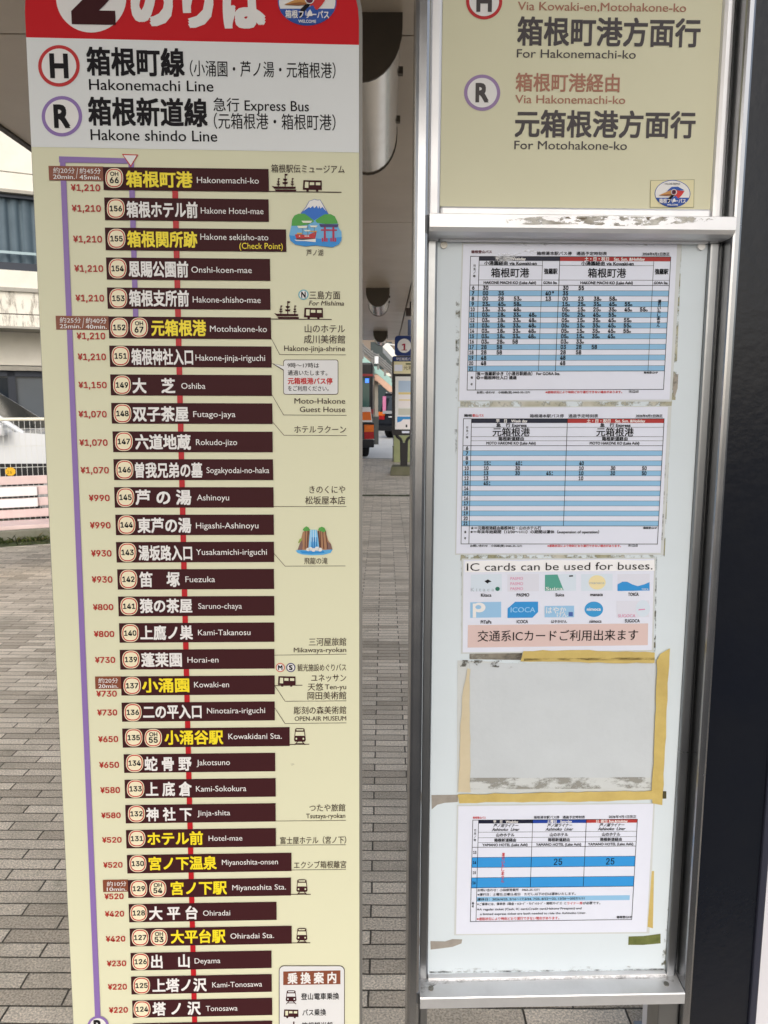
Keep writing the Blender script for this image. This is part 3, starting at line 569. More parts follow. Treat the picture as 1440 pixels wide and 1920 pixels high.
# ================================================================== RIGHT: NOTICE BOARD
K = Board(1.10, 1.75, .49, (690, 1.74e-5), 1050)
nbd = thing('notice_board', 'aluminium framed bus stop notice board with cream header and white panel', 'notice board', m=K.m)
def mid(pts, w=0.0): return sum(K.uv(x, y, w)[0] for x, y in pts) / len(pts)
pz = -.030
uPL0 = mid([(776, 260), (772, 880), (767, 1600)]); uPL1 = mid([(808, 260), (797, 880), (788.5, 1600)])
uPR0 = mid([(1385, 260), (1340, 960), (1300, 1600)]); uPR1 = mid([(1403, 260), (1358, 960), (1316, 1600)])
def vbar(x0, x1, y0, y1, z0, z1, m, name, parent=nbd, bev=.003):
    b = MB(); b.box(x0, x1, y0, y1, z0, z1, m); return b.build(name, parent, bevel=bev)
vTop = K.uv(1000, -260)[1]
vbar(uPL0, uPL1, 0, vTop, -.05, 0, ALU, 'post', bev=.005); vbar(uPR0, uPR1, 0, vTop, -.075, 0, ALU, 'post', bev=.004)
# header frame, panel
uHL0, uHL1 = uPL1 + .0004, mid([(827, 200), (825, 385)], pz); uHR0, uHR1 = mid([(1352, 60), (1332, 380)], pz), uPR0 - .0004
vHB = K.uv(1080, 390, pz)[1]; vRail = K.uv(1080, 404, 0)[1]
vbar(uHL0, uHL1, vRail - .03, vTop, -.06, pz + .004, ALUW, 'header_frame', bev=.004); vbar(uHR0, uHR0 + .017, vRail - .03, vTop, -.06, pz + .006, ALUW, 'header_frame', bev=.006)
vbar(uHR0 + .0175, uHR1, vRail - .03, vTop, -.06, pz - .006, ALUD, 'header_frame', bev=0); vbar(uHL1 + .0003, uHR0 - .0003, vRail - .03, vHB - .0003, -.06, pz + .005, ALUW, 'header_frame')
CREAMR = mat('faded_cream_paint', (222, 219, 188), .45, var=.14, vscale=3.5, col2=(203, 200, 170))
b = MB(); b.box(uHL1 + .0003, uHR0 - .0003, vHB, vTop - .01, -.055, pz, CREAMR); hd = b.build('header_panel', nbd)
z6 = zone(760, 0, 2.1176); w = pz + .0006
b = MB(); c = z6(313, 5); ring(K, b, c[0], c[1], 34, 6, REDI, 'H', w, GREYI, h=36, lw=26); b.build('line_badge', hd)
b = MB(); c = z6(305, 368); ring(K, b, c[0], c[1], 34, 6.2, mat('mauve_ink', (154, 128, 172), .45), 'R', w, GREYI, h=33, lw=22); b.build('line_badge', hd)
b = MB()
for s_, x0, x1, cy, h, m, bo in (('Via Kowaki-en,Motohakone-ko', 447, 1115, 27, 33, FADED, .012), ('箱根町港方面行', 447, 1170, 127, 108, GREYI, .022), ('For Hakonemachi-ko', 443, 915, 214, 33, GREYI, .006),
                                 ('箱根町港経由', 439, 850, 328, 70, FADED, .018), ('Via Hakonemachi-ko', 437, 873, 395, 32, FADED, .012), ('元箱根港方面行', 437, 1150, 493, 102, GREYI, .022), ('For Motohakone-ko', 433, 880, 577, 33, GREYI, .006)):
    i, j = z6(x0, cy), z6(x1, cy); b.text(K, s_, i[0], j[0], i[1], h / 2.1176, m, w, bo)
b.build('lettering', hd)
b = MB(); b.quad(K, [z6(973, 716), z6(1148, 712), z6(1146, 824), z6(971, 824)], w, mat('sticker_edge', (150, 146, 112), .5)); b.quad(K, [z6(975, 718), z6(1146, 714), z6(1144, 822), z6(973, 822)], w + .0003, mat('sticker_film', (224, 216, 172), .3)); sk = b.build('sticker', hd)
c = z6(1061, 769); emblem(K, c[0], c[1], 33.5, 25.5, w + .0007, sk)
# rail under the header
vR0, vR1 = K.uv(1080, 442, 0)[1], vRail
b = MB(); pr = [(-.05, vR1), (.004, vR1), (.010, vR1 - .002), (.010, vR1 - .019), (.004, vR0 + .003), (-.006, vR0), (-.05, vR0)]
b.prism([(z_, v_) for z_, v_ in pr], 'x', uPL1 + .0006, uPR0 - .0006, ALUW); 
b.v = [(x_, z_, y_) for x_, y_, z_ in b.v]; rail = b.build('rail', nbd)
def uvq(B, pts, w_): return [B.uv(x_, y_, w_) + (w_,) for x_, y_ in pts]
b = MB(); b.poly(uvq(K, [(948, 412), (1010, 406), (1120, 405), (1225, 406), (1344, 407), (1340, 414), (1260, 420), (1180, 424), (1080, 420), (1000, 421), (952, 420)], .0106), grime('peeling_paint', (176, 170, 158), .49, .55, 55, (1, 2.2, 1), col2=(226, 224, 216)))
b.poly(uvq(K, [(1020, 406), (1345, 407), (1345, 412), (1100, 412)], .0110), grime('peeling_paint_dark', (128, 116, 98), .54, .6, 70, (1, 2.5, 1))); b.build('peeling_paint', rail)
# cabinet
cz = -.036
uC0, uC1 = mid([(822, 470), (812, 1000), (806, 1400), (803, 1800)], cz), mid([(1326, 470), (1313, 700), (1295, 1000), (1282, 1180), (1251, 1780)], cz)
vC1 = K.uv(1080, 456, cz)[1]; vC0 = K.uv(1020, 1822, cz)[1]
vbar(uPL1 + .0004, uC0 - .0003, vC0 - .03, vR0 - .0004, -.06, pz, ALUD, 'cabinet_frame'); vbar(uC1 + .0003, uC1 + .015, vC0 - .03, vR0 - .0004, -.06, pz + .002, ALUD, 'cabinet_frame'); vbar(uC1 + .0155, uPR0 - .0004, vC0 - .03, vR0 - .0004, -.06, pz - .006, ALUD, 'cabinet_frame', bev=0)
vbar(uC0, uC1, vC1 + .0003, vR0 - .0004, -.06, pz + .002, ALUD, 'cabinet_frame', bev=.002)
WP = mat('white_enamel_panel', (212, 222, 228), .3, var=.25, vscale=4, col2=(192, 202, 207), bump=.03, bscale=30)
b = MB(); b.box(uC0, uC1, vC0, vC1, -.05, cz, WP); cab = b.build('cabinet_panel', nbd)
# lip, tray, screws, legs
vl0 = K.uv(1020, 1837, pz)[1]
vbar(uC0, uC1, vl0 - .006, vC0 - .0003, -.06, pz + .004, ALUW, 'lip', bev=.001)
vt1 = K.uv(1030, 1866, .004)[1]; vt0 = K.uv(1030, 1886, .004)[1]
b = MB(); b.prism([(-.06, vt1 + .004), (-.028, vt1 + .004), (.004, vt1), (.005, vt1 - .002), (.005, vt0), (.001, vt0), (-.06, vt0)], 'x', uPL1 + .0006, uPR0 - .0006, mat('tray_aluminium', (214, 215, 217), .36, .65, var=.25, vscale=18, col2=(166, 167, 168)))
b.v = [(x_, z_, y_) for x_, y_, z_ in b.v]; tr = b.build('tray', nbd)
vbar(uPL1 + .0004, uPL1 + .014, 0, vt0 - .0003, -.06, -.012, ALUD, 'leg'); vbar(uPR0 - .034, uPR0 - .0004, 0, vt0 - .0003, -.06, -.012, ALUD, 'leg')
SCREW = mat('dull_screw_steel', (140, 138, 132), .4, .8)
def disc3(cx, cy, cz_, r, h, nrm, m, n=14):
    b = MB(); nrm = Vector(nrm).normalized(); b.tube([Vector((cx, cy, cz_)), Vector((cx, cy, cz_)) + nrm * h], r, m, n); return b
for px, py in ((808, 1860), (1249, 1850)):
    u, v = K.uv(px, py, -.012); bb = disc3(u, vt1 + .0015, -.012, .0042, .0022, (0, 1, .12), SCREW); bb.build('screw', tr)
u, v = K.uv(832, 460, cz); disc3(u, v, cz, .005, .003, (0, 0, 1), SCREW).build('screw', cab)
u, v = K.uv(1313, 463, cz); disc3(u, v, cz, .0052, .005, (0, 0, 1), mat('white_plastic_plug', (252, 252, 250), .35)).build('screw_plug', cab)
# grime and tape residue on the panel
MOLD = grime('green_grey_mildew', (96, 96, 74), .50, .66, 60, col2=(128, 124, 104)); DIRT = grime('black_mildew', (52, 50, 40), .44, .7, 60, (1, 1.6, 1), top=.85); RES = grime('torn_tape_residue', (150, 142, 132), .38, .46, 26, col2=(176, 170, 158)); RESL = grime('pale_tape_residue', (196, 194, 182), .44, .56, 34, col2=(150, 148, 118)); RESD = grime('dark_tape_residue', (78, 72, 64), .36, .56, 36, (.6, 1.4, 1), col2=(140, 134, 122)); GREENR = mat('algae_green_tape', (112, 118, 66), .7, var=.8, vscale=60, col2=(72, 82, 36))
zs1, zs2, zs3, zs4, zs5 = zone(840, 440, 3.13043), zone(840, 750, 3.27273), zone(840, 1040, 3.27273), zone(780, 1200, 2.76923), zone(780, 1480, 2.76923)
def onp(b, z, pts, m, d): b.poly(uvq(K, [z(*p) for p in pts], cz + d), m)
def patch(z, pts, m, d): b = MB(); onp(b, z, pts, m, d); b.build('mildew', cab)
patch(zs2, [(75, 2), (1340, 4), (1342, 46), (75, 50)], RESL, .0004); patch(zs2, [(80, 936), (1280, 936), (1280, 985), (75, 985)], RESL, .0004); patch(zs2, [(1325, 0), (1375, 2), (1370, 60), (1350, 500), (1330, 960), (1290, 960)], RESL, .0005)
patch(zs1, [(1300, 60), (1372, 60), (1335, 970), (1290, 970)], RESL, .0004); patch(zs1, [(1325, 815), (1352, 818), (1348, 900), (1330, 960), (1318, 900)], RES, .0008)
patch(zs1, [(45, 400), (75, 300), (60, 960), (45, 960)], MOLD, .0006); patch(zs2, [(40, 180), (62, 180), (62, 330), (45, 330)], DIRT, .0006)
for y0, y1 in ((160, 190), (400, 480), (560, 640), (700, 860)): patch(zs2, [(1345 - y0 * .045, y0), (1356 - y0 * .045, y0), (1356 - y1 * .045, y1), (1345 - y1 * .045, y1)], DIRT, .0009)
patch(zs3, [(1252, 20), (1278, 15), (1272, 600), (1255, 600)], MOLD, .0006); patch(zs3, [(1276, 10), (1283, 12), (1275, 590), (1268, 590)], DIRT, .0008); patch(zs3, [(80, 40), (96, 40), (94, 600), (80, 600)], MOLD, .0006)
patch(zs5, [(1305, 640), (1330, 380), (1345, 0), (1350, 0), (1338, 420), (1296, 925), (1272, 925)], MOLD, .0004)
patch(zs5, [(64, 930), (1290, 915), (1290, 940), (64, 956)], grime('black_mildew_line', (70, 72, 56), .55, .75, 45, (1, 1.6, 1), top=.7), .0004); patch(zs5, [(70, 946), (1288, 930), (1288, 938), (70, 955)], DIRT, .0007)

b = MB(); onp(b, zs5, [(80, 30), (217, 28), (217, 66), (150, 70), (110, 80), (82, 104)], mat('grey_tape_backing', (158, 152, 144), .7, var=.5, vscale=60, col2=(128, 120, 112)), .0006); b.build('tape_residue', cab)
b = MB(); onp(b, zs5, [(75, 788), (150, 790), (190, 778), (240, 779), (236, 800), (190, 818), (130, 826), (76, 832)], MATS['grey_tape_backing'], .0006); b.build('tape_residue', cab)
b = MB(); onp(b, zs5, [(1104, 764), (1180, 762), (1270, 750), (1270, 800), (1180, 808), (1102, 808)], GREENR, .0006); b.build('tape_residue', cab, label='green algae covered tape remnant')
b = MB(); onp(b, zs5, [(1252, 8), (1300, 10), (1300, 48), (1262, 50)], mat('dark_tape', (84, 80, 56), .7, var=.6, vscale=60), .0016); b.build('tape_residue', cab)
b = MB(); onp(b, zs4, [(278, 68), (552, 64), (545, 104), (278, 100)], mat('grey_backing_under_dirt', (170, 166, 158), .7), .0003); onp(b, zs4, [(278, 68), (552, 64), (545, 104), (278, 100)], RESD, .0005); b.build('tape_residue', cab)
YT = mat('yellowed_tape', (204, 182, 112), .45, var=.7, vscale=22, col2=(176, 152, 88), bump=.15, bscale=40)
b = MB(); onp(b, zs5, [(1224, 425), (1236, 424), (1230, 722), (1202, 714)], YT, .0008); b.build('tape_sliver', cab)
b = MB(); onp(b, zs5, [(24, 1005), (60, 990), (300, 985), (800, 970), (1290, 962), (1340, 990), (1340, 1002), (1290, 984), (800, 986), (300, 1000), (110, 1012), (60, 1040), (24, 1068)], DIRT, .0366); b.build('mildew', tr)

# papers on the board, each a thing of its own
def sheet(name, label, cat, group=None, cpx=None):
    u, v = K.uv(*cpx, cz); off = (u, v, cz)
    o = thing(name, label, cat, m=K.m @ Matrix.Translation(off), group=group); return o, off
PAPER = mat('white_copy_paper', (222, 226, 240), .5, var=.06, vscale=20, coat=.35); FILM = mat('dull_plastic_film', (204, 208, 208), .22, var=.25, vscale=30, col2=(186, 190, 186), bump=.1, bscale=40)
INK = mat('print_black', (26, 28, 34), .5, spec=.1); INKR = mat('print_red', (196, 44, 48), .5); LB = mat('print_light_blue', (142, 188, 222), .5, spec=.2); MB_ = mat('print_mid_blue', (52, 146, 214), .5); HB = mat('print_navy', (22, 26, 48), .5); HR_ = mat('print_brick_red', (172, 58, 56), .5, spec=.2); HBL = mat('print_royal_blue', (30, 62, 150), .5)
class Tab:
    def __init__(s, z, tl, tr_, bl, br): s.p = [z(*q) for q in (tl, tr_, bl, br)]
    def at(s, a, t):
        (x0, y0), (x1, y1), (x2, y2), (x3, y3) = s.p
        return (x0 + (x1 - x0) * a) * (1 - t) + (x2 + (x3 - x2) * a) * t, (y0 + (y1 - y0) * a) * (1 - t) + (y2 + (y3 - y2) * a) * t
    def cell(s, mb, a0, a1, t0, t1, m, d): mb.poly(uvq(K, [s.at(a0, t1), s.at(a1, t1), s.at(a1, t0), s.at(a0, t0)], cz + d), m)
    def rule(s, mb, a0, t0, a1, t1, th=.8, m=INK, d=.0016): mb.line(K, [s.at(a0, t0), s.at(a1, t1)], th, cz + d, m)
    def txt(s, mb, st, a0, a1, t, h, m=INK, bold=.026, d=.0018, shear=0.0, cjk=None):
        p, q = s.at(a0, t), s.at(a1, t); k = (q[1] - p[1]) / (q[0] - p[0]); mb.text(K, st, p[0], q[0], (p[1] + q[1]) / 2, h, m, cz + d, bold, shear, k, cjk)
    def mid(s, mb, st, a, wd, t, h, *r, **k): s.txt(mb, st, a - wd / 2, a + wd / 2, t, h, *r, **k)
def page(o, off, z, quad, film):
    b = MB(); b.poly(uvq(K, [z(*p) for p in film], cz + .0007), FILM); b.build('plastic_sleeve', o, off)
    b = MB(); b.poly(uvq(K, [z(*p) for p in quad], cz + .0011), PAPER); return b.build('page', o, off)
# sheet 1
o, off = sheet('timetable_sheet', 'uppermost timetable sheet, with both columns full of times', 'timetable', 'timetables taped to the notice board', (1065, 745))
page(o, off, zs1, [(65, 972), (1300, 968), (1345, 57), (90, 55)], [(58, 978), (1312, 980), (1372, 50), (82, 46)])
b = MB(); onp(b, zs1, [(260, 62), (420, 40), (520, 50), (640, 58), (600, 120), (420, 150), (280, 160), (255, 110)], grime('white_film_glare_scuffs', (236, 238, 242), .54, .66, 30, (.5, 1.4, 1), rough=.4, top=.75), .0026); onp(b, zs1, [(95, 50), (1340, 52), (1338, 64), (96, 62)], MATS['white_film_glare_scuffs'], .0027); b.build('film_glare_scuff', o, off)  # glare streaks on the film painted white, together with its scratches
T1 = Tab(zs1, (133, 127), (1308, 131), (112, 912), (1265, 908)); g = MB(); x = MB()
DD = (.86 - .215) / 16
for k in range(16):
    t0 = .215 + DD * k
    if k % 2: T1.cell(g, 0, 1, t0, t0 + DD, LB, .0013)
    T1.rule(g, 0, t0, 1, t0, .5)
    T1.mid(x, str(6 + k), .017, .02 if k > 3 else .011, t0 + DD / 2, 6.6)
T1.cell(g, .043, .446, 0, .033, HB, .0014); T1.cell(g, .446, 1, 0, .033, HR_, .0014)
for a0, t0, a1, t1, th in ((0, 0, 1, 0, 1.1), (0, 0, 0, 1, 1), (1, 0, 1, 1, 1), (0, 1, 1, 1, 1.1), (.043, 0, .043, 1, 1), (.446, 0, .446, .86, 1), (.36, .066, .36, .86, .7), (.916, .033, .916, .86, .7), (.043, .066, .36, .066, .6), (.446, .066, .916, .066, .6), (.043, .176, 1, .176, .6), (0, .215, 1, .215, .9), (0, .86, 1, .86, .9), (.36, .033, .36, .066, .7)): T1.rule(g, a0, t0, a1, t1, th)
g.build('table_grid', o, off)
T1.mid(x, '平　日　Weekday', .2, .15, .0165, 7, WHITE); T1.mid(x, '土・日・祝日　Sat. Sun. &Holiday', .72, .30, .0165, 7, WHITE)
for a in (.2, .685): T1.mid(x, '小涌園経由 via Kowaki-en', a, .262, .05, 7.5); T1.mid(x, '箱根町港', a, .19, .122, 17, INK, .014); T1.mid(x, 'HAKONE MACHI KO (Lake Ashi)', a, .262, .196, 5)
for a in (.403, .958): T1.mid(x, '強羅駅', a, .066, .11, 10); T1.mid(x, 'GORA Sta.', a, .07, .196, 4.6)
for k, c_ in enumerate('行先／時'): T1.mid(x, c_, .021, .011, .07 + .026 * k, 4.4)
for k, c_ in enumerate('備考'): T1.mid(x, c_, .022, .011, .907 + .05 * k, 4.4)
R1 = {6: ['30'], 7: ['00', '35'], 8: ['00', '28', '53.'], 9: ['23.', '45.', '58.'], 10: ['13.', '33.', '48.'], 16: ['03.', '28.', '58'], 17: ['28', '58'], 18: ['28', '58'], 19: ['48'], 20: ['48']}
for h in range(11, 16): R1[h] = ['03.', '18.', '33.', '48.']
R2 = {6: ['30', '55'], 7: ['35'], 8: ['00', '23', '38.', '58.'], 9: ['15.', '25.', '35.', '45.', '55.'], 10: ['05.', '15.', '25.', '35.', '45.', '55.'], 11: ['05.', '25.', '45.', '55.'], 15: ['05.', '15.', '35.', '45.'], 16: ['03.', '33.'], 17: ['03', '28', '58'], 18: ['28', '58'], 19: ['48'], 20: ['48']}
for h in range(12, 15): R2[h] = ['05.', '15.', '35.', '45.', '55.']
for rows, a in ((R1, .0795), (R2, .481)):
    for h, lst in rows.items():
        for k, st in enumerate(lst):
            t = .215 + DD * (h - 6 + .5); T1.mid(x, st[:2], a + .0785 * k, .026, t, 7.2)
            if st[-1] == '.': T1.mid(x, '◎', a + .0785 * k + .0195, .010, t + .008, 3.8, cjk=True, bold=.03)
T1.mid(x, '40', .394, .026, .215 + DD * 1.5, 7.2); T1.mid(x, '強', .418, .010, .215 + DD * 1.3, 3.6); T1.mid(x, '13', .396, .026, .215 + DD * 2.5, 7.2)
for k, c_ in enumerate('運行いたしません'): T1.mid(x, c_, .956, .016, .335 + .026 * k, 6)
T1.txt(x, '強＝強羅駅ゆき（小涌谷駅経由） For GORA Sta.', .047, .47, .878, 6.6); T1.txt(x, '◎＝箱根神社入口 通過', .047, .25, .908, 6.6); T1.txt(x, '箱根登山HP', .895, .966, .873, 4)
T1.txt(x, '箱根登山バス', .003, .105, -.034, 5.4, mat('print_dark_red', (96, 40, 48), .5)); T1.txt(x, '箱根湯本駅バス停　通過予定時刻表', .33, .68, -.024, 6.6, INK, .014); T1.txt(x, '2026年4月1日改正', .858, .992, -.023, 5.4); T1.rule(x, .855, -.008, .995, -.008, .5)
T1.txt(x, 'お問い合わせ　小田原(営) 0465-35-1271', .05, .32, 1.018, 4.4); T1.txt(x, '※道路状況により時刻どおり運行できない場合があります。', .40, .79, 1.018, 4.6, INKR); T1.txt(x, '191122-03', .825, .873, 1.018, 3.2)
x.build('lettering', o, off)
# sheet 2
o, off = sheet('timetable_sheet', 'second timetable sheet from the top, with mostly empty blue striped rows', 'timetable', 'timetables taped to the notice board', (1046, 1035))
page(o, off, zs2, [(50, 942), (1305, 938), (1350, 42), (65, 48)], [(44, 950), (1322, 950), (1372, 36), (60, 42)])
T2 = Tab(zs2, (95, 115), (1327, 115), (80, 883), (1285, 884)); g = MB(); x = MB(); DD = (.856 - .215) / 16
for k in range(16):
    t0 = .215 + DD * k
    if k % 2: T2.cell(g, 0, 1, t0, t0 + DD, LB, .0013)
    T2.rule(g, 0, t0, 1, t0, .5); T2.mid(x, str(6 + k), .021, .02 if k > 3 else .011, t0 + DD / 2, 6.4)
T2.cell(g, .04, .518, 0, .034, HB, .0014); T2.cell(g, .518, 1, 0, .034, HR_, .0014)
for a0, t0, a1, t1, th in ((0, 0, 1, 0, 1.1), (0, 0, 0, 1, 1), (1, 0, 1, 1, 1), (0, 1, 1, 1, 1.1), (.04, 0, .04, 1, 1), (.518, 0, .518, .856, 1), (.04, .068, 1, .068, .6), (.04, .143, 1, .143, .6), (.04, .176, 1, .176, .6), (0, .215, 1, .215, .9), (0, .856, 1, .856, .9)): T2.rule(g, a0, t0, a1, t1, th)
g.build('table_grid', o, off)
T2.mid(x, '平　日　Week day', .24, .155, .017, 6.6, WHITE); T2.mid(x, '土・日・祝日　Sat. Sun. &Holiday', .76, .29, .017, 6.6, WHITE)
for a in (.24, .758): T2.mid(x, '急　行 Express', a, .15, .051, 7); T2.mid(x, '元箱根港', a, .185, .106, 15.5, INK, .014); T2.mid(x, '箱根新道経由', a, .127, .16, 7); T2.mid(x, 'MOTO HAKONE KO (Lake Ashi)', a, .247, .195, 4.8)
for h, lst in {9: [(.119, '15*'), (.277, '40*'), (.597, '40')], 10: [(.119, '10'), (.277, '30'), (.597, '10'), (.756, '30'), (.914, '50')], 11: [(.119, '13'), (.277, '30'), (.433, '45*'), (.597, '10'), (.756, '30'), (.914, '50')], 12: [(.119, '13'), (.597, '10')], 13: [(.119, '45*')]}.items():
    for a, st in lst:
        t = .215 + DD * (h - 6 + .5); T2.mid(x, st[:2], a, .022, t, 6.6)
        if st[-1] == '*': T2.mid(x, '★', a + .0185, .008, t - .009, 3, cjk=True); T2.mid(x, '※', a + .0185, .008, t + .011, 3, cjk=True)
for k, c_ in enumerate('行先／時'): T2.mid(x, c_, .02, .010, .07 + .026 * k, 4.2)
for k, c_ in enumerate('備考'): T2.mid(x, c_, .02, .010, .905 + .05 * k, 4.2)
T2.txt(x, '★＝元箱根港経由箱根神社・山のホテル行', .047, .405, .873, 6.2); T2.txt(x, '※＝年末年始期間（12/30～1/11）の期間は運休（suspension of operation）', .047, .70, .903, 6.2); T2.txt(x, '箱根登山HP', .924, .993, .871, 4)
T2.txt(x, '箱根', .003, .042, -.026, 5); T2.txt(x, '登山バス', .044, .10, -.026, 5, INKR); T2.txt(x, '箱根湯本駅バス停　通過予定時刻表', .33, .67, -.023, 6.2, INK, .014); T2.txt(x, '2026年4月1日改正', .858, .99, -.024, 5); T2.rule(x, .855, -.008, .992, -.008, .5)
T2.txt(x, 'お問い合わせ　小田原(営) 0465-35-1271', .047, .31, 1.015, 4.2); T2.txt(x, '※道路状況により時刻どおり運行できない場合があります。', .44, .815, 1.015, 4.4, INKR); T2.txt(x, '191122-03', .852, .9, 1.015, 3)
x.build('lettering', o, off)
# card notice
o, off = sheet('card_notice', 'paper notice showing ten coloured transit cards above a pink strip', 'notice', None, (1046, 1222))
page(o, off, zs3, [(90, 600), (1250, 585), (1265, 25), (95, 32)], [(80, 608), (1262, 594), (1274, 18), (84, 24)])
def c3(mb, pts, m, d): mb.poly(uvq(K, [zs3(*p) for p in pts], cz + d), m)
def t3(mb, s_, x0, x1, cy, h, m, d=.0022, bold=.006, cjk=None, slope=-.008): i, j = zs3(x0, cy), zs3(x1, cy); mb.text(K, s_, i[0], j[0], i[1], h / 3.27273, m, cz + d, bold, slope=slope, cjk=cjk)
g = MB(); c3(g, [(104, 108), (1268, 98), (1266, 32), (1200, 36), (1000, 30), (800, 36), (600, 32), (440, 40), (300, 34), (106, 42)], mat('bright_white_paper', (238, 238, 240), .5), .0014); t3(g, 'IC cards can be used for buses.', 116, 1256, 72, 46, BLACK, bold=0.0); g.build('title_strip', o, off)
g = MB(); c3(g, [(120, 570), (1226, 555), (1228, 422), (122, 432)], mat('pale_pink_print', (214, 190, 186), .55), .0014); t3(g, '交通系ICカードご利用出来ます', 182, 1166, 496, 66, BLACK, bold=.006); g.build('pink_strip', o, off)
CPAL = mat('card_pale_blue', (208, 220, 232), .5); CLILAC = mat('card_pale_lilac', (214, 216, 228), .5); CBLUE = mat('card_blue', (52, 144, 210), .5); CLBL = mat('card_sky', (150, 192, 226), .5)
def card(x0, x1, y0, y1, m, name, n0, n1, ny, extra):
    g = MB(); c3(g, [(x0, y1), (x1, y1 - 3), (x1, y0 - 3), (x0, y0)], m, .0014); extra(g)
    t3(g, name, n0, n1, ny, 19, BLACK, bold=.02); g.build('card_picture', o, off)
GRY, PNK = mat('card_grey', (168, 176, 188), .5), mat('card_pink', (214, 132, 170), .5)
def e1(g): c3(g, [(224, 162), (245, 152), (268, 165), (250, 170), (244, 178), (232, 170)], BLACK, .0018); t3(g, 'K i t a c a', 140, 282, 214, 22, GRY, .0018); g.ell(K, *zs3(304, 210), 14 / 3.27, 13 / 3.27, cz + .0018, mat('card_green', (40, 110, 90), .5), 14)
def e2(g):
    for yy in (146, 178, 209): t3(g, 'PASMO', 383, 460, yy, 17, PNK, .0018)
def e3(g): c3(g, [(595, 222), (710, 218), (672, 122), (595, 124)], mat('card_teal_green', (84, 158, 142), .5), .0016); t3(g, 'Suica', 600, 704, 208, 20, WHITE, .002); c3(g, [(742, 136), (768, 134), (766, 126), (744, 127)], BLACK, .0018)
def e4(g): g.ell(K, *zs3(915, 170), 52 / 3.27, 44 / 3.27, cz + .0017, mat('card_pale_yellow', (230, 216, 168), .5), 28); t3(g, 'manaca', 868, 960, 172, 16, GRY, .002)
def e5(g): c3(g, [(1040, 223), (1237, 220), (1237, 168), (1205, 182), (1165, 193), (1130, 182), (1100, 166), (1070, 166), (1040, 182)], CBLUE, .0017); t3(g, 'TOICA', 1188, 1230, 212, 11, WHITE, .002)
def e6(g): g.ell(K, *zs3(192, 324), 38 / 3.27, 30 / 3.27, cz + .0017, WHITE, 24); g.ell(K, *zs3(186, 322), 18 / 3.27, 13 / 3.27, cz + .0019, CLBL, 18); c3(g, [(152, 386), (172, 386), (172, 300), (152, 300)], WHITE, .0018)
def e7(g): c3(g, [(365, 388), (518, 387), (553, 352), (553, 288), (412, 289), (366, 330)], CBLUE, .0017); t3(g, 'ICOCA', 385, 535, 338, 30, mat('card_ice', (150, 200, 236), .5), .002, .012)
def e8(g): c3(g, [(593, 385), (774, 384), (774, 313), (593, 315)], CLBL, .0017); t3(g, 'はやか', 602, 724, 340, 42, WHITE, .002); t3(g, 'けん', 668, 734, 368, 30, WHITE, .002); c3(g, [(740, 378), (766, 378), (766, 352), (740, 352)], mat('card_indigo', (70, 100, 168), .5), .0019)
def e9(g): g.ell(K, *zs3(895, 335), 57 / 3.27, 47 / 3.27, cz + .0017, mat('card_disc_blue', (58, 150, 208), .5), 32); t3(g, 'nimoca', 853, 937, 334, 19, WHITE, .002, .02)
def e10(g): g.ell(K, *zs3(1196, 330), 44 / 3.27, 52 / 3.27, cz + .0017, CPAL, 24); t3(g, 'SUGOCA', 1044, 1150, 375, 18, PNK, .002); c3(g, [(1168, 342), (1210, 338), (1208, 332), (1170, 335)], PNK, .002)
card(140, 330, 122, 226, CPAL, 'Kitaca', 203, 266, 248, e1); card(364, 558, 121, 227, CLILAC, 'PASMO', 422, 498, 247, e2); card(594, 786, 121, 224, CPAL, 'Suica', 660, 713, 246, e3); card(817, 1010, 120, 223, CPAL, 'manaca', 873, 950, 244, e4); card(1040, 1238, 120, 224, CLILAC, 'TOICA', 1105, 1170, 243, e5)
card(136, 326, 292, 388, CLBL, 'PiTaPa', 201, 267, 413, e6); card(364, 554, 290, 388, PAPER, 'ICOCA', 422, 491, 411, e7); card(592, 775, 290, 386, PAPER, 'はやかけん', 634, 730, 410, e8); card(815, 1010, 287, 385, PAPER, 'nimoca', 869, 942, 408, e9); card(1034, 1234, 284, 386, CLILAC, 'SUGOCA', 1086, 1176, 406, e10)
# blank sleeve with yellow tape
o, off = sheet('blank_sleeve', 'empty plastic sleeve edged with yellowed tape below the card notice', 'plastic sleeve', None, (1050, 1500))
SLV = mat('cloudy_plastic_sheet', (200, 206, 210), .22, var=.4, vscale=7, col2=(182, 188, 192), bump=.22, bscale=24)
b = MB(); onp(b, zs4, [(212, 792), (1228, 786), (1246, 112), (700, 118), (480, 122), (400, 112), (215, 106)], FILM, .0008); b.build('plastic_sleeve', o, off)
b = MB(); NX, NY = 26, 18; q0 = [(276, 718), (1222, 714), (1242, 124), (278, 120)]
def bl(a, t): return tuple((q0[3][i] * (1 - a) + q0[2][i] * a) * (1 - t) + (q0[0][i] * (1 - a) + q0[1][i] * a) * t for i in (0, 1))
vv = []
for jy in range(NY + 1):
    for ix in range(NX + 1):
        a, t = ix / NX, jy / NY; u, v = K.uv(*zs4(*bl(a, t)), cz + .0014); e = min(a, 1 - a, t, 1 - t)
        vv.append((u, v, cz + .0014 + min(1, e * 8) * (.0012 + .0008 * random.random())))
b.add(vv, [(jy * (NX + 1) + ix, (jy + 1) * (NX + 1) + ix, (jy + 1) * (NX + 1) + ix + 1, jy * (NX + 1) + ix + 1) for jy in range(NY) for ix in range(NX)], SLV, True); b.build('blank_page', o, off)
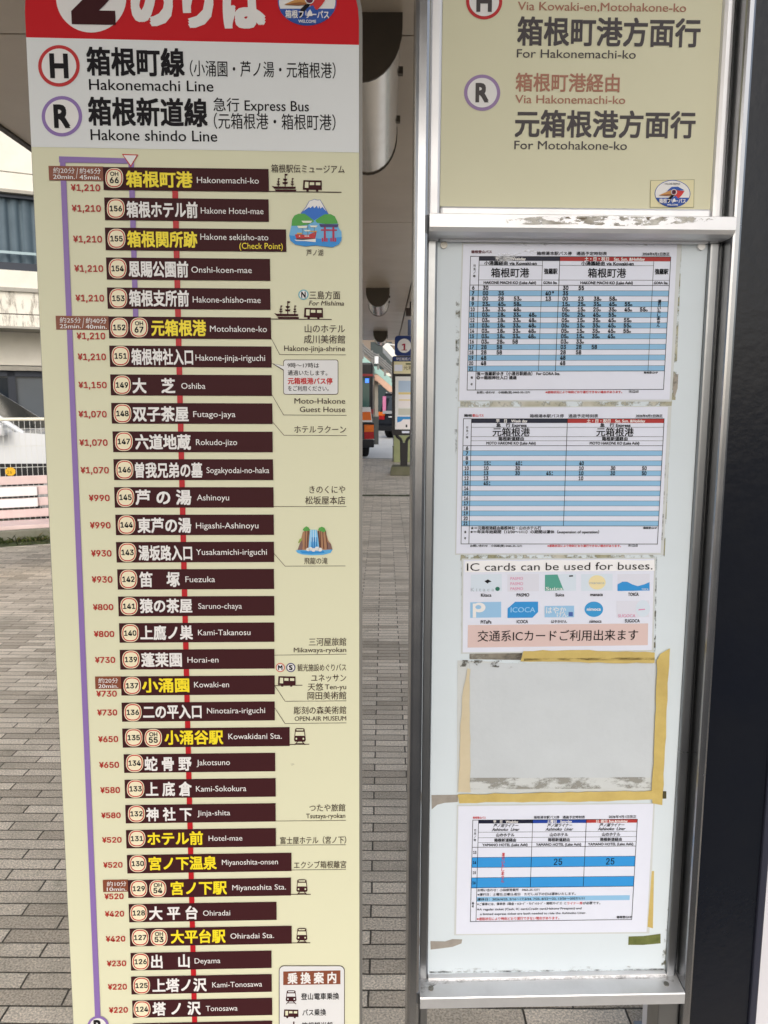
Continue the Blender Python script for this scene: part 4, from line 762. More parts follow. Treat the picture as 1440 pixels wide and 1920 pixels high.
def tape(pts, m, d, th=.0005, name='tape_strip', wob=3):
    P_ = []
    for i in range(len(pts)):
        a, c = pts[i], pts[(i + 1) % len(pts)]; n = max(1, int(math.hypot(c[0] - a[0], c[1] - a[1]) / 45))
        for k in range(n): P_.append((a[0] + (c[0] - a[0]) * k / n + random.uniform(-wob, wob), a[1] + (c[1] - a[1]) * k / n + random.uniform(-wob, wob)))
    b = MB(); q = [K.uv(*zs4(*p), cz + d) for p in P_]; n = len(q)
    b.add([(u, v, cz + d) for u, v in q] + [(u, v, cz + d - th) for u, v in q], [tuple(range(n))] + [(i, n + i, n + (i + 1) % n, (i + 1) % n) for i in range(n)], m); return b.build(name, o, off)
tape([(560, 56), (900, 54), (1240, 66), (1240, 122), (900, 116), (700, 114), (545, 112)], YT, .0034)
tape([(1316, 42), (1300, 450), (1282, 800), (1276, 858), (1230, 850), (1226, 780), (1244, 400), (1252, 112), (1268, 70)], YT, .0040)
tape([(216, 802), (700, 794), (1278, 782), (1280, 826), (1000, 836), (600, 842), (222, 846)], YT, .0046)
tape([(268, 150), (280, 150), (282, 790), (222, 792), (230, 450), (246, 250)], mat('faded_tape', (206, 194, 166), .45, var=.4, vscale=25, col2=(186, 172, 140)), .0030)
b = MB(); onp(b, zs4, [(278, 716), (1222, 712), (1220, 770), (280, 776)], grime('wrinkled_film_edge', (150, 148, 140), .47, .56, 28, (.7, 1.5, 1), top=.7), .0026); b.build('wrinkle', o, off); b = MB(); onp(b, zs4, [(222, 104), (560, 108), (555, 140), (480, 148), (320, 132), (230, 140)], grime('wrinkled_dirt', (90, 88, 80), .52, .58, 40, top=.8), .0036)
b.build('wrinkle', o, off); b = MB(); onp(b, zs4, [(560, 96), (1240, 90), (1240, 104), (560, 108)], grime('tape_edge_dirt', (96, 80, 40), .46, .6, 40, (.3, 2, 1), top=.7), .0037); b.build('wrinkle', o, off)
# sheet 3
o, off = sheet('timetable_sheet', 'lowest timetable sheet, with two blue bands and a pair of 25s', 'timetable', 'timetables taped to the notice board', (1036, 1750))
page(o, off, zs5, [(208, 752), (1197, 740), (1232, 75), (220, 88)], [(198, 758), (1212, 748), (1240, 70), (212, 80)])
T3 = Tab(zs5, (295, 160), (1150, 155), (282, 687), (1120, 676)); g = MB(); x = MB(); D3 = .1
for k in range(4):
    t0 = .268 + D3 * k
    if k % 2: T3.cell(g, 0, 1, t0, t0 + D3, MB_, .0013)
    T3.rule(g, 0, t0, 1, t0, .6); T3.mid(x, str(13 + k), .017, .018, t0 + D3 / 2, 5)
T3.cell(g, .035, .364, 0, .034, HB, .0014); T3.cell(g, .364, .69, 0, .034, HBL, .0014); T3.cell(g, .69, 1, 0, .034, HR_, .0014); T3.cell(g, .035, .98, .757, .805, LB, .0013)
for a0, t0, a1, t1, th in ((0, 0, 1, 0, 1), (0, 0, 0, 1, 1), (1, 0, 1, 1, 1), (0, 1, 1, 1, 1), (.035, 0, .035, 1, .9), (.364, 0, .364, .668, .9), (.69, 0, .69, .668, .9), (.035, .12, 1, .12, .6), (.035, .174, 1, .174, .6), (.035, .222, 1, .222, .6), (0, .268, 1, .268, .9), (0, .668, 1, .668, .9)): T3.rule(g, a0, t0, a1, t1, th)
g.build('table_grid', o, off)
for a, h_ in ((.2, '平　日　Weekday'), (.527, '土曜日　Saturday'), (.845, '日･祝日 Sun.&Holiday')):
    T3.mid(x, h_, a, .15 if a < .8 else .19, .017, 5.6, WHITE); T3.mid(x, '芦ノ湖ライナー', a, .15, .055, 6.2, INK, .02, shear=.25); T3.mid(x, 'Ashinoko  Liner', a, .165, .094, 5.4, INK, .02, shear=.25)
    T3.mid(x, '山のホテル', a, .11, .148, 6.4); T3.mid(x, '箱根新道経由', a, .132, .199, 6.2); T3.mid(x, 'YAMANO HOTEL (Lake Ashi)', a, .275, .246, 4.6)
for a in (.528, .848): T3.mid(x, '25', a, .05, .418, 11.5, INK, .012)
for k, c_ in enumerate('運行いたしません'): T3.mid(x, c_, .192, .017, .342 + .037 * k, 6.6, INKR, .02)
for k, c_ in enumerate('行先／時'): T3.mid(x, c_, .016, .012, .1 + .032 * k, 4.4)
for k, c_ in enumerate('備考'): T3.mid(x, c_, .013, .012, .82 + .03 * k, 4.4)
for s_, a1, t, m in (('お問い合わせ：小田原営業所　0465-35-1271', .42, .692, INK), ('※運行日：土曜日,日曜日,祝日　ただし,以下の日は運休いたします。', .645, .735, INK), ('　運休日：2026/4/25, 5/16～17,5/24, 7/25, 8/22～23, 12/26～2027/1/11', .70, .782, INK), ('※ご乗車には、乗車券（現金・ICｶｰﾄﾞ・ｸﾚｼﾞｯﾄｶｰﾄﾞ・箱根ﾌﾘｰﾊﾟｽ）と', .59, .829, INK), ('※A regular ticket (Cash, IC card,Credit card,Hakone Freepass) and', .685, .880, INK), ('a limited express ticket are both needed to ride the Ashinoko Liner.', .715, .926, INK), ('※道路状況により時刻どおり運行できない場合があります。', .55, .975, INKR)):
    T3.txt(x, s_, .06 if s_[0] == 'a' else .04, a1, t, 5 if m is INK else 5.4, m, .014, cjk=True)
T3.txt(x, 'ライナー券', .595, .69, .831, 5, INKR, .014); T3.txt(x, 'が必要です。', .693, .80, .831, 5, INK, .014); T3.txt(x, '箱根登山HP', .906, 1.0, .975, 4.6)
T3.txt(x, '箱根登山バス', .0, .078, -.024, 4, INKR); T3.txt(x, '箱根湯本駅バス停　通過予定時刻表', .37, .68, -.024, 5.2, INK, .016); T3.txt(x, '2026年4月1日改正', .825, .992, -.026, 5.4, INK, .016)
x.build('lettering', o, off)

# ================================================================== beside the board: black panel, pale panel
p0 = K.uv(1060, 900)[0]
uB0 = uPR1 + .002; uB1 = K.uv(1430, 1740, -.05)[0]
o = thing('black_panel', 'tall glossy black panel standing right beside the notice board', 'panel', m=K.m @ Matrix.Translation(((uB0 + uB1) / 2, 0, -.06)))
off = ((uB0 + uB1) / 2, 0, -.06); BLK = mat('glossy_black_paint', (18, 22, 31), .2, var=.5, vscale=2, col2=(30, 31, 33), bump=.06, bscale=60)
b = MB(); b.box(uB0, uB1 - .013, .02, 2.6, -.1, -.052, BLK); b.build('board', o, off)
b = MB(); b.box(uB1 - .0125, uB1, .02, 2.6, -.1, -.046, mat('dark_grey_edge', (48, 50, 62), .35)); b.build('edge_trim', o, off, bevel=.003)
b = MB(); b.box(uB0 + .01, uB1, 0, .019, -.14, .0, mat('black_base', (24, 24, 26), .6)); b.build('base', o, off)
b = MB(); b.box(-.45, .45, -.02, .02, .03, 1.35, mat('pale_grey_laminate', (206, 206, 212), .5, var=.1)); pp = at(1620, 1700, 1.5)
o = thing('pale_panel', 'pale grey panel behind the black panel at the lower right', 'panel', loc=(pp.x, 1.5, 0)); b.build('board', o, bevel=.004)
b = MB(); b.box(-.42, -.34, -.15, .15, 0, .029, ALUD); b.box(.34, .42, -.15, .15, 0, .029, ALUD); b.build('foot', o)

# ================================================================== LEFT BACKGROUND: bench, fence, planter, car, building
YAW = R(25); dx, dy = math.cos(YAW), math.sin(YAW)
def lineplane(P0):
    n = Vector((-dy, dx, 0))
    def f(px, py):
        d = ray(px, py); return CAMP + d * (n.dot(P0 - CAMP) / n.dot(d))
    def loc(px, py):
        q = f(px, py) - P0; return q.x * dx + q.y * dy, q.z + P0.z
    return f, loc
# bench
bp = Vector(at(60, 977, 6.6)); bp.z = 0
_, bl_ = lineplane(bp)
o = thing('bench', 'pink slatted park bench with two white back slats', 'bench', loc=bp, rz=YAW)
PINK = mat('pink_painted_wood', (222, 200, 197), .5, var=.25, vscale=6); WHT = mat('white_painted_board', (238, 238, 238), .5, var=.1)
zz = lambda y_: bl_(45, y_ + 4)[1]
x0, x1 = -1.75, .55
YB = .38
for y0, y1, m in ((889, 904.5, PINK), (909, 925, PINK), (930.5, 946, PINK), (951.5, 967, PINK)):
    b = MB(); zt, zb = zz(y0) , zz(y1); b.box(x0, x1, .02, .05, zb, zt, m); b.build('back_slat', o, bevel=.006)
for y0, y1 in ((909, 926), (931, 947)):
    b = MB(); b.box(x0 + .2, bl_(70, 920)[0], -.004, .018, zz(y1), zz(y0), WHT); b.build('white_slat', o, bevel=.006)
ZS = .445
for k in range(3):
    b = MB(); b.box(x0, x1, -.10 - k * .105, -.005 - k * .105, ZS - .035, ZS, PINK); b.build('seat_slat', o, bevel=.006)
IRON = mat('dark_cast_iron', (60, 58, 60), .5, .6)
for xx in (-1.55, .42):
    b = MB(); b.box(xx - .025, xx + .025, -.33, .05, ZS - .08, ZS - .036, IRON); b.box(xx - .025, xx + .025, -.32, -.27, 0, ZS - .081, IRON); b.box(xx - .025, xx + .025, .052, .09, 0, zz(890), IRON); b.build('leg', o, bevel=.005)
# planter kerb, weeds
fp = Vector(ground_at(50, 1012)); fp = Vector((fp.x, fp.y, 0)); _, fl = lineplane(fp)
kb = MB(); kb.box(-7, 1.5, -.05, .09, 0, .11, mat('mossy_kerb_stone', (140, 138, 126), .9, var=.7, vscale=5, col2=(98, 104, 76)))
o = kb.build('planter_kerb', bevel=.01); o.location = fp; o.rotation_euler = (0, 0, YAW); tag(o, 'low mossy stone kerb below the pink bench and wire fence', 'kerb')
lot = MB(); lot.box(-12, 1.5, .09, 9, 0, .03, mat('car_park_gravel', (132, 128, 118), .9, var=.5, vscale=3, col2=(96, 98, 78), bump=.4, bscale=120)); o = lot.build('car_park'); o.location = fp; o.rotation_euler = (0, 0, YAW); o['kind'] = 'structure'
g = MB(); GR = [mat('weed_green_%s' % n, c_, .7) for n, c_ in (('dark', (40, 54, 28)), ('mid', (62, 80, 36)), ('pale', (96, 110, 52)), ('dry', (112, 106, 70)))]
for k in range(3000):
    back = random.random() < .3
    xx = random.uniform(-3.2, 1.4); yy = random.uniform(-.30, -.05) if not back else random.uniform(.1, .55)
    if not back: yy = -.05 - abs(random.gauss(0, .10))
    h = random.uniform(.015, .06) * (1.6 if random.random() < .12 else 1) * (1 if yy > -.22 else .45); a = random.uniform(0, 6.28); wd = random.uniform(.002, .006); ln = random.uniform(.02, .09)
    c_, s_ = math.cos(a), math.sin(a); z0 = .03 if back else 0
    g.add([(xx - s_ * wd, yy + c_ * wd, z0), (xx + s_ * wd, yy - c_ * wd, z0), (xx + c_ * ln * .5 + s_ * wd * .7, yy + s_ * ln * .5 - c_ * wd * .7, z0 + h * .7), (xx + c_ * ln, yy + s_ * ln, z0 + h), (xx + c_ * ln * .5 - s_ * wd * .7, yy + s_ * ln * .5 + c_ * wd * .7, z0 + h * .7)], [(0, 1, 2, 3, 4)], random.choice(GR))
o = g.build('weeds'); o.location = fp; o.rotation_euler = (0, 0, YAW); o['kind'] = 'stuff'
m_ = MB(); m_.box(-3.2, 1.4, -.34, -.05, .0, .006, grime('moss_patch', (70, 80, 40), .30, .50, 9, col2=(56, 60, 36))); o = m_.build('moss'); o.location = fp; o.rotation_euler = (0, 0, YAW); o['kind'] = 'stuff'
# fence
fo = fp + Vector((-dy, dx, 0)) * .13; _, ff = lineplane(fo)
o = thing('wire_fence', 'white wire mesh fence with cream top rail behind the bench', 'fence', loc=fo, rz=YAW)
CR = mat('cream_fence_paint', (236, 232, 214), .45); WIRE = mat('white_wire', (206, 208, 206), .45, .2)
zr = ff(45, 786)[1]; zm = ff(45, 876)[1]
b = MB(); b.tube([(-6.5, 0, zr), (1.3, 0, zr)], .017, CR, 10); b.build('top_rail', o)
b = MB()
for k in range(int(7.6 / .052)): xx = -6.4 + k * .052; b.box(xx - .0024, xx + .0024, -.0024, .0015, .06, zr - .01, WIRE)
for zz_ in (zr - .1, zr - .28, zm, zm - .2, zm - .4, .1): b.box(-6.5, 1.3, -.006, -.0026, zz_ - .003, zz_ + .003, WIRE)
b.build('wire_mesh', o)
for xx in (-6.5, -4.5, -1.9, .55):
    b = MB(); b.tube([(xx, .03, 0), (xx, .03, zr)], .022, CR, 10); b.build('fence_post', o)
c = ff(19.5, 884)
b = MB(); b.prism([(c[0] + .052 * math.cos(R(22.5 + 45 * k)), c[1] + .047 * math.sin(R(22.5 + 45 * k))) for k in range(8)], 'y', -.014, -.006, mat('yellow_plate', (226, 176, 44), .45)); o = b.build('number_plate')
o.location = fo; o.rotation_euler = (0, 0, YAW); tag(o, 'small yellow plate numbered 26 on the white wire fence', 'number plate')
tb = MB(); gv, gf = text_geo('26', 0.0); tb.add([(c[0] - .034 + x_ * .057, -.0145, c[1] - .022 + y_ * .062) for x_, y_ in gv], gf, BLACK); tb.build('numeral', o)

# vehicles -----------------------------------------------------------------
GLASS = mat('dark_car_glass', (40, 48, 54), .08, spec=.7); TYRE = mat('tyre_rubber', (26, 26, 27), .8); CHROME = mat('chrome', (210, 212, 216), .15, 1.0); RIM = mat('alloy_rim', (170, 172, 176), .3, .8)
def vehicle(name, label, cat, loc, rz, Lh, Wd, prof, cabin, paint, clad=None, tail=None, windows=True):
    """prof: side outline of the lower body (x, z); cabin: (x0, x1, x2, x3, z0, z1) foot and head of the glasshouse. Front is +x"""
    o = thing(name, label, cat, loc=loc, rz=rz); h = Wd / 2
    b = MB(); b.prism(prof, 'y', -h, h, paint); b.build('body', o, bevel=.05)
    a0, a1, a2, a3, c0, c1 = cabin; t = h * .80; q = h * .96
    v8 = [(a0, -q, c0), (a3, -q, c0), (a3, q, c0), (a0, q, c0), (a1, -t, c1), (a2, -t, c1), (a2, t, c1), (a1, t, c1)]
    b = MB(); b.add(v8, [(0, 1, 5, 4), (1, 2, 6, 5), (2, 3, 7, 6), (3, 0, 4, 7), (4, 5, 6, 7)], paint); b.build('cabin', o, bevel=.04)
    V = [Vector(p) for p in v8]
    def pane(i, j, k, l, s0=.08, s1=.92, t0=.1, t1=.86, out_=.012):
        n = (V[j] - V[i]).cross(V[l] - V[i]).normalized() * out_
        f = lambda s_, t_: V[i] + (V[j] - V[i]) * s_ * (1 - t_) + (V[l] - V[i]) * t_ * (1 - s_) + (V[k] - V[i]) * 0 + ((V[i] + (V[j] - V[i]) * s_) * 0) if False else (V[i] * (1 - s_) + V[j] * s_) * (1 - t_) + (V[l] * (1 - s_) + V[k] * s_) * t_
        b = MB(); b.poly([f(s0, t0) + n, f(s1, t0) + n, f(s1, t1) + n, f(s0, t1) + n], GLASS); return b.build('window', o)
    pane(0, 1, 5, 4, .06, .48); pane(0, 1, 5, 4, .52, .94); pane(2, 3, 7, 6, .06, .48); pane(2, 3, 7, 6, .52, .94); pane(1, 2, 6, 5); pane(3, 0, 4, 7)
    for xx in (-Lh * .30, Lh * .30):
        for s_ in (-1, 1):
            b = MB(); b.tube([(xx, s_ * (h - .19), .31), (xx, s_ * (h + .012), .31)], .31, TYRE, 24); w_ = b.build('wheel', o)
            b = MB(); b.tube([(xx, s_ * (h + .0), .31), (xx, s_ * (h + .02), .31)], .19, RIM, 18); b.build('rim', w_)
    if clad:
        for s_ in (-1, 1):
            b = MB(); b.box(-Lh / 2 + .1, Lh / 2 - .1, min(s_ * (h - .01), s_ * (h + .015)), max(s_ * (h - .01), s_ * (h + .015)), .22, clad[0], clad[1]); b.build('side_cladding', o)
    for s_ in (-1, 1):
        b = MB(); z0, z1 = tail or (.72, .92); b.box(-Lh / 2 - .012, -Lh / 2 + .06, min(s_ * h * .98, s_ * h * .68), max(s_ * h * .98, s_ * h * .68), z0, (z0 + z1) / 2, mat('tail_lamp_red', (160, 20, 26), .25)); b.box(-Lh / 2 - .012, -Lh / 2 + .06, min(s_ * h * .98, s_ * h * .68), max(s_ * h * .98, s_ * h * .68), (z0 + z1) / 2 + .004, z1, mat('tail_lamp_amber', (224, 110, 30), .25)); b.build('tail_light', o)
        b = MB(); b.box(Lh / 2 - .14, Lh / 2 + .012, min(s_ * h * .96, s_ * h * .6), max(s_ * h * .96, s_ * h * .6), .66, .8, mat('headlamp_glass', (210, 214, 216), .1)); b.build('headlight', o)
    b = MB(); b.box(-Lh / 2 - .06, -Lh / 2 + .02, -h * .98, h * .98, .3, .52, mat('black_bumper', (24, 25, 28), .4)); b.build('bumper', o, bevel=.03)
    b = MB(); b.box(Lh / 2 - .02, Lh / 2 + .06, -h * .98, h * .98, .25, .5, MATS['black_bumper']); b.build('bumper', o, bevel=.03)
    b = MB(); b.box(-Lh / 2 - .02, -Lh / 2 - .001, -.17, .17, .58, .74, mat('plate_white', (226, 228, 224), .5)); b.build('licence_plate', o)
    return o
WCAR = mat('white_car_paint', (212, 215, 218), .18, coat=.5)
cp = at(-70, 900, 9.6)
cprof = [(-2.1, .28), (2.1, .28), (2.16, .5), (2.12, .86), (1.9, .98), (.86, 1.06), (-2.0, 1.02), (-2.14, .8)]
co = vehicle('parked_car', 'white car with black lower body parked behind the wire fence', 'car', (at(70, 815, 9.6).x - .86, 9.6, .03), R(6), 4.2, 1.7, cprof, (-1.95, -1.5, .0, .9, 1.0, 1.62), WCAR, clad=(.70, mat('black_bumper', (24, 25, 28), .4)))
b = MB(); b.box(.62, .80, -1.06, -.87, 1.02, 1.15, WCAR); b.build('wing_mirror', co, bevel=.03)
b = MB(); b.tube([(.93, -.78, 1.04), (.02, -.66, 1.64)], .03, WCAR, 8); b.build('windscreen_pillar', co)
# building
wp = Vector(at(40, 700, 13.0)); wp.z = 0; fw, wl = lineplane(wp)
o = thing('shop_building', 'white rendered two storey building with curtained window and shopfront', 'building', loc=wp, rz=YAW)
REND = mat('white_render', (226, 222, 210), .75, var=.35, vscale=2.5, col2=(196, 190, 176), bump=.1); STAIN = grime('rain_streaks', (150, 142, 128), .50, .74, 3, (3.5, 1, .8), top=.6); LEDGE = mat('grey_ledge', (164, 160, 150), .7, var=.3)
H_ = lambda y_: wl(32, y_)[1]
XL, XR = -9, 5.2
b = MB()
for (ya, yb) in ((-420, 323), (325, 357), (507, 540), (547, 588), (590, 612)): b.box(XL, XR, 0, 6, H_(yb), H_(ya), REND)
b.box(XL, XR, .03, 6, H_(325), H_(323), LEDGE); b.box(XL, XR, .03, 6, H_(590), H_(588), mat('dark_joint', (70, 66, 60), .8))
ws, we = -3.2, 1.6
b.box(XL, ws, 0, 6, H_(507), H_(357), REND); b.box(we, XR, 0, 6, H_(507), H_(357), REND); b.build('wall', o)
b = MB(); b.box(ws, we, -.04, .2, H_(363), H_(357), LEDGE); b.box(XL, XR, -.05, 5.9, H_(547), H_(540), LEDGE); b.box(XL, XR, -.03, 5.9, H_(616), H_(612), LEDGE); b.build('ledge', o)
b = MB(); b.box(XL, XR, -.004, -.001, H_(612), H_(547), STAIN); b.build('wall_stain', o)
FR = mat('dark_window_frame', (58, 62, 70), .4, .4)
b = MB(); b.box(ws, we, .05, .12, H_(507), H_(492), FR); b.box(ws, we, .05, .12, H_(370), H_(363.5), FR)
for xx in (ws, -1.6, we - .06): b.box(xx, xx + .06, .052, .118, H_(492), H_(370), FR)
wf = b.build('window', o)
b = MB(); b.box(ws, we, .2, .21, H_(507), H_(363), mat('blue_grey_glass', (64, 80, 90), .12, spec=.6)); b.build('pane', wf)
b = MB(); n = 150; vv = []
for k in range(n + 1):
    xx = ws + (we - ws) * k / n; yy = .15 + .030 * math.sin(k * 1.1 + .6 * math.sin(k * .31)) + .014 * math.sin(k * 2.3 + 1); vv += [(xx, yy, H_(505)), (xx, yy, H_(366))]
b.add(vv, [(2 * k, 2 * k + 2, 2 * k + 3, 2 * k + 1) for k in range(n)], mat('blue_grey_curtain', (82, 98, 108), .6, var=.3, vscale=4), True); b.build('curtain', wf)
b = MB(); b.box(ws, we, .03, .05, H_(476), H_(471), mat('pale_rail', (150, 168, 172), .4, .4)); b.build('window_rail', wf)
# recessed ground floor
b = MB(); b.box(XL, XR, .75, 6, H_(676) - .05, H_(616.5), REND); b.build('soffit_wall', o)
b = MB(); b.box(XL, XR, .70, .8, H_(690) - .02, H_(678) - .05, LEDGE); b.build('shop_beam', o)
b = MB(); zb_ = H_(690) - .021; b.box(XL, XR, .86, .88, 0, zb_, mat('grey_shop_glass', (92, 98, 104), .1, spec=.6, var=.3, vscale=1.2)); sg = b.build('shop_window', o)
b = MB()
_, wr = lineplane(wp + Vector((-dy, dx, 0)) * .83); sd = wr(15, 720)[0]
for xx in (-7.5, -5.5, sd - 1.5, sd, sd + 2.6, sd + 4.6): b.box(xx, xx + .12, .8, .859, 0, zb_, FR)
b.box(XL, XR, .8, .858, zb_ - .1, zb_ + .0, FR); b.build('shop_frame', sg)
b = MB(); b.box(sd - 1.38, sd - .002, .82, .85, .05, zb_ - .12, mat('dark_shop_glass', (30, 38, 46), .08)); b.build('shop_door', sg)
b = MB(); b.box(XL - .2, XR + .2, -.2, 6.2, H_(-420), H_(-420) + .25, LEDGE); b.build('roof', o)

# ================================================================== CENTRE BACKGROUND, seen between the two boards
# bus stop 1
Y1 = 15.2; sp = at(757, 889, Y1); gx = sp.x
o = thing('bus_stop_sign', 'black framed bus stop sign topped by a red numeral 1 disc', 'bus sign', loc=(gx, Y1, 0))
def X_(px): return at(px, 745, Y1).x - gx
def Z_(py): return at(757, py, Y1).z
NAVY = mat('navy_panel', (28, 52, 112), .4); FBLK = mat('black_frame', (34, 32, 34), .45)
b = MB(); b.prism(rounded(X_(739.5), X_(774.5), Z_(667), Z_(630), .06, False, 5), 'y', -.06, .06, NAVY); nbx = b.build('number_box', o)
b = MB(); b.prism([(X_(757) + .131 * math.cos(k * .2618), Z_(648.7) + .133 * math.sin(k * .2618)) for k in range(24)], 'y', -.066, -.061, WHITE); b.build('disc', nbx)
gv, gf = text_geo('1', 0.0); xs = [p[0] for p in gv]; b = MB(); [b.add([(X_(757) + (p[0] + e - (min(xs) + max(xs)) / 2) * .27, -.068 - q * .0004, Z_(657.4) + p[1] * .25) for p in gv], gf, mat('crimson_ink', (160, 30, 60), .45)) for q, e in enumerate((-.03, 0, .03))]; b.build('numeral', nbx)
b = MB(); b.prism(rounded(X_(735), X_(779), Z_(816), Z_(668), .04, False, 4), 'y', -.04, .04, FBLK); fr = b.build('frame', o)
b = MB(); b.box(X_(737), X_(777), -.046, -.041, Z_(677), Z_(669.5), NAVY); gv, gf = text_geo('伊豆箱根バス', 0.0); b.add([(X_(742) + p[0] * .056, -.048, Z_(675.7) + p[1] * .062) for p in gv], gf, WHITE); b.build('name_strip', fr)
b = MB(); b.box(X_(738), X_(776), -.046, -.041, Z_(701), Z_(678), mat('cream_card', (220, 212, 174), .5)); b.box(X_(739), X_(754), -.05, -.047, Z_(696), Z_(684), PAPER); gv, gf = text_geo('元箱根', 0.0); b.add([(X_(756) + p[0] * .09, -.048, Z_(693) + p[1] * .09) for p in gv], gf, DARKT); b.box(X_(760), X_(775), -.049, -.047, Z_(684), Z_(681), mat('green_strip', (92, 96, 60), .5)); b.build('destination_panel', fr)
b = MB(); b.box(X_(741), X_(776), -.046, -.041, Z_(805), Z_(706), mat('white_display', (222, 222, 220), .4)); dp = b.build('display_panel', fr)
b = MB(); b.box(X_(747), X_(775), -.05, -.047, Z_(735), Z_(714), mat('poster_sky_blue', (176, 196, 218), .5)); b.box(X_(747), X_(775), -.05, -.047, Z_(739.5), Z_(735.5), mat('poster_yellow', (226, 206, 140), .5)); b.box(X_(747), X_(775), -.05, -.047, Z_(764), Z_(740), mat('poster_white', (232, 226, 226), .5)); b.box(X_(748), X_(774), -.052, -.0505, Z_(751), Z_(749), MATS['poster_yellow']); b.build('poster', dp)
b = MB(); b.box(X_(747), X_(775), -.05, -.047, Z_(778), Z_(766), mat('poster_grey', (196, 196, 184), .5)); b.build('poster', dp)
b = MB(); b.box(X_(744), X_(775), -.05, -.047, Z_(803), Z_(780), mat('poster_white', (232, 226, 226), .5)); b.poly([(X_(745), -.0506, Z_(792)), (X_(752), -.0506, Z_(790)), (X_(756), -.0506, Z_(786)), (X_(775), -.0506, Z_(786)), (X_(775), -.0506, Z_(781)), (X_(745), -.0506, Z_(781))], mat('poster_blue', (60, 140, 200), .5)); b.ell_ = 0; b.box(X_(761), X_(764), -.0512, -.0506, Z_(801), Z_(796), INK); b.build('poster', dp)
b = MB(); b.box(X_(754), X_(768), -.046, -.041, Z_(812), Z_(808), PAPER); b.build('label_strip', fr)
for s_ in (-1, 1):
    b = MB(); b.tube([(s_ * .15, 0, Z_(815)), (s_ * .13, 0, Z_(819)), (s_ * .07, 0, Z_(823)), (s_ * .05, 0, Z_(828)), (s_ * .045, 0, .28)], .03, FBLK, 8); b.build('fork', o)
b = MB(); b.box(-.07, .07, -.05, .05, .17, .62, FBLK); b.build('post', o)
OLV = mat('olive_mossy_base', (104, 102, 82), .8, var=.5, vscale=6, col2=(78, 80, 58))
b = MB(); b.add([(-.27, -.3, 0), (.33, -.3, 0), (.33, .35, 0), (-.27, .35, 0), (-.25, -.24, .17), (.29, -.24, .17), (.29, .29, .17), (-.22, .29, .17)], [(3, 2, 1, 0), (4, 5, 6, 7), (0, 1, 5, 4), (1, 2, 6, 5), (2, 3, 7, 6), (3, 0, 4, 7)], OLV); b.build('base', o, bevel=.015)
# green cabinet and slim post behind it
q = at(750, 852, 18.2)
b = MB(); b.box(-.13, .30, -.15, .15, 0, .62, mat('pale_green_paint', (146, 152, 112), .6, var=.2)); o = b.build('green_cabinet', bevel=.01); o.location = (q.x - .02, 18.2, 0); tag(o, 'small pale green cabinet behind the black bus stop sign', 'cabinet')
q = at(737.5, 858, 18.4); b = MB(); b.tube([(0, 0, 0), (0, 0, .34)], .02, mat('grey_post_paint', (140, 138, 132), .6), 10); b.tube([(0, 0, .34), (0, 0, .36)], .026, FBLK, 10); o = b.build('bollard'); o.location = (q.x, 18.4, 0); tag(o, 'thin short grey post left of the olive sign base', 'bollard')
# taxi
BCAR = mat('black_car_paint', (14, 17, 24), .25, spec=.25)
Yt = 20.6; q = at(702, 830, Yt)
rz = R(104)
tprof = [(-2.3, .3), (2.3, .3), (2.34, .5), (2.28, .8), (.95, .95), (-1.5, .98), (-2.28, .94), (-2.34, .55)]
hw = .85
tx = thing_loc = Vector((q.x, Yt, -.12)) - Matrix.Rotation(rz, 3, 'Z') @ Vector((-2.34, -hw, 0))
taxi = vehicle('taxi', 'black saloon taxi seen from behind at the left of the gap', 'taxi', (tx.x, tx.y, -.12), rz, 4.66, 1.7, tprof, (-1.75, -1.1, .35, 1.1, .95, 1.45), BCAR, tail=(.52, .9))
b = MB(); b.box(-2.36, -2.30, -.84, .84, .50, .525, CHROME); b.box(-2.36, -2.3, -.5, .5, .86, .88, CHROME); b.build('chrome_strip', taxi)
b = MB(); b.prism([(-2.30, .97), (-2.26, .97), (-2.06, 1.36), (-2.10, 1.36)], 'y', -.80, .80, WHITE); b.add([(-2.286, -.78, 1.02), (-2.286, .78, 1.02), (-2.176, .78, 1.235), (-2.176, -.78, 1.235)], [(0, 1, 2, 3)], mat('orange_sticker', (232, 118, 50), .4)); b.add([(-2.262, -.40, 1.08), (-2.262, -.26, 1.08), (-2.215, -.26, 1.17), (-2.215, -.40, 1.17)], [(0, 1, 2, 3)], mat('red_mark', (190, 50, 30), .4))
b.box(-2.28, -2.0, -.8, .8, .9, .969, BCAR); b.build('advert_board', taxi)
# grey post between the vehicles
q = at(704.5, 806, 27.0); b = MB(); b.box(-.1, .1, -.08, .08, -.12, .78, mat('dark_grey_metal', (78, 80, 78), .5, .3)); b.box(-.12, .12, -.1, .1, .78, .84, MATS['dark_grey_metal']); o = b.build('street_post', bevel=.01); o.location = (q.x, 27.0, 0); tag(o, 'dark grey square post between the taxi and the van', 'post')
# van
Yv = 31.0; q = at(709, 812, Yv); rz = R(62)
vprof = [(-2.15, .3), (2.1, .3), (2.18, .55), (2.1, .95), (1.5, 1.08), (-2.1, 1.05), (-2.18, .6)]
vl_ = Vector((q.x, Yv, -.12)) - Matrix.Rotation(rz, 3, 'Z') @ Vector((-2.18, .85, 0))
van = vehicle('van', 'black minivan with pink window strip parked beyond the taxi', 'van', (vl_.x, vl_.y, -.12), rz, 4.34, 1.7, vprof, (-2.12, -1.95, .95, 1.6, 1.04, 1.78), BCAR, tail=(.75, 1.05))
b = MB(); b.box(-2.16, -2.14, .52, .66, 1.06, 1.66, mat('pink_strip_paint', (216, 130, 168), .5)); b.build('pink_strip', van)
b = MB(); b.box(-2.24, -2.19, -.3, .62, .98, 1.1, CHROME); b.box(-2.22, -2.19, -.1, .36, .84, .88, WHITE); b.build('rear_trim', van)
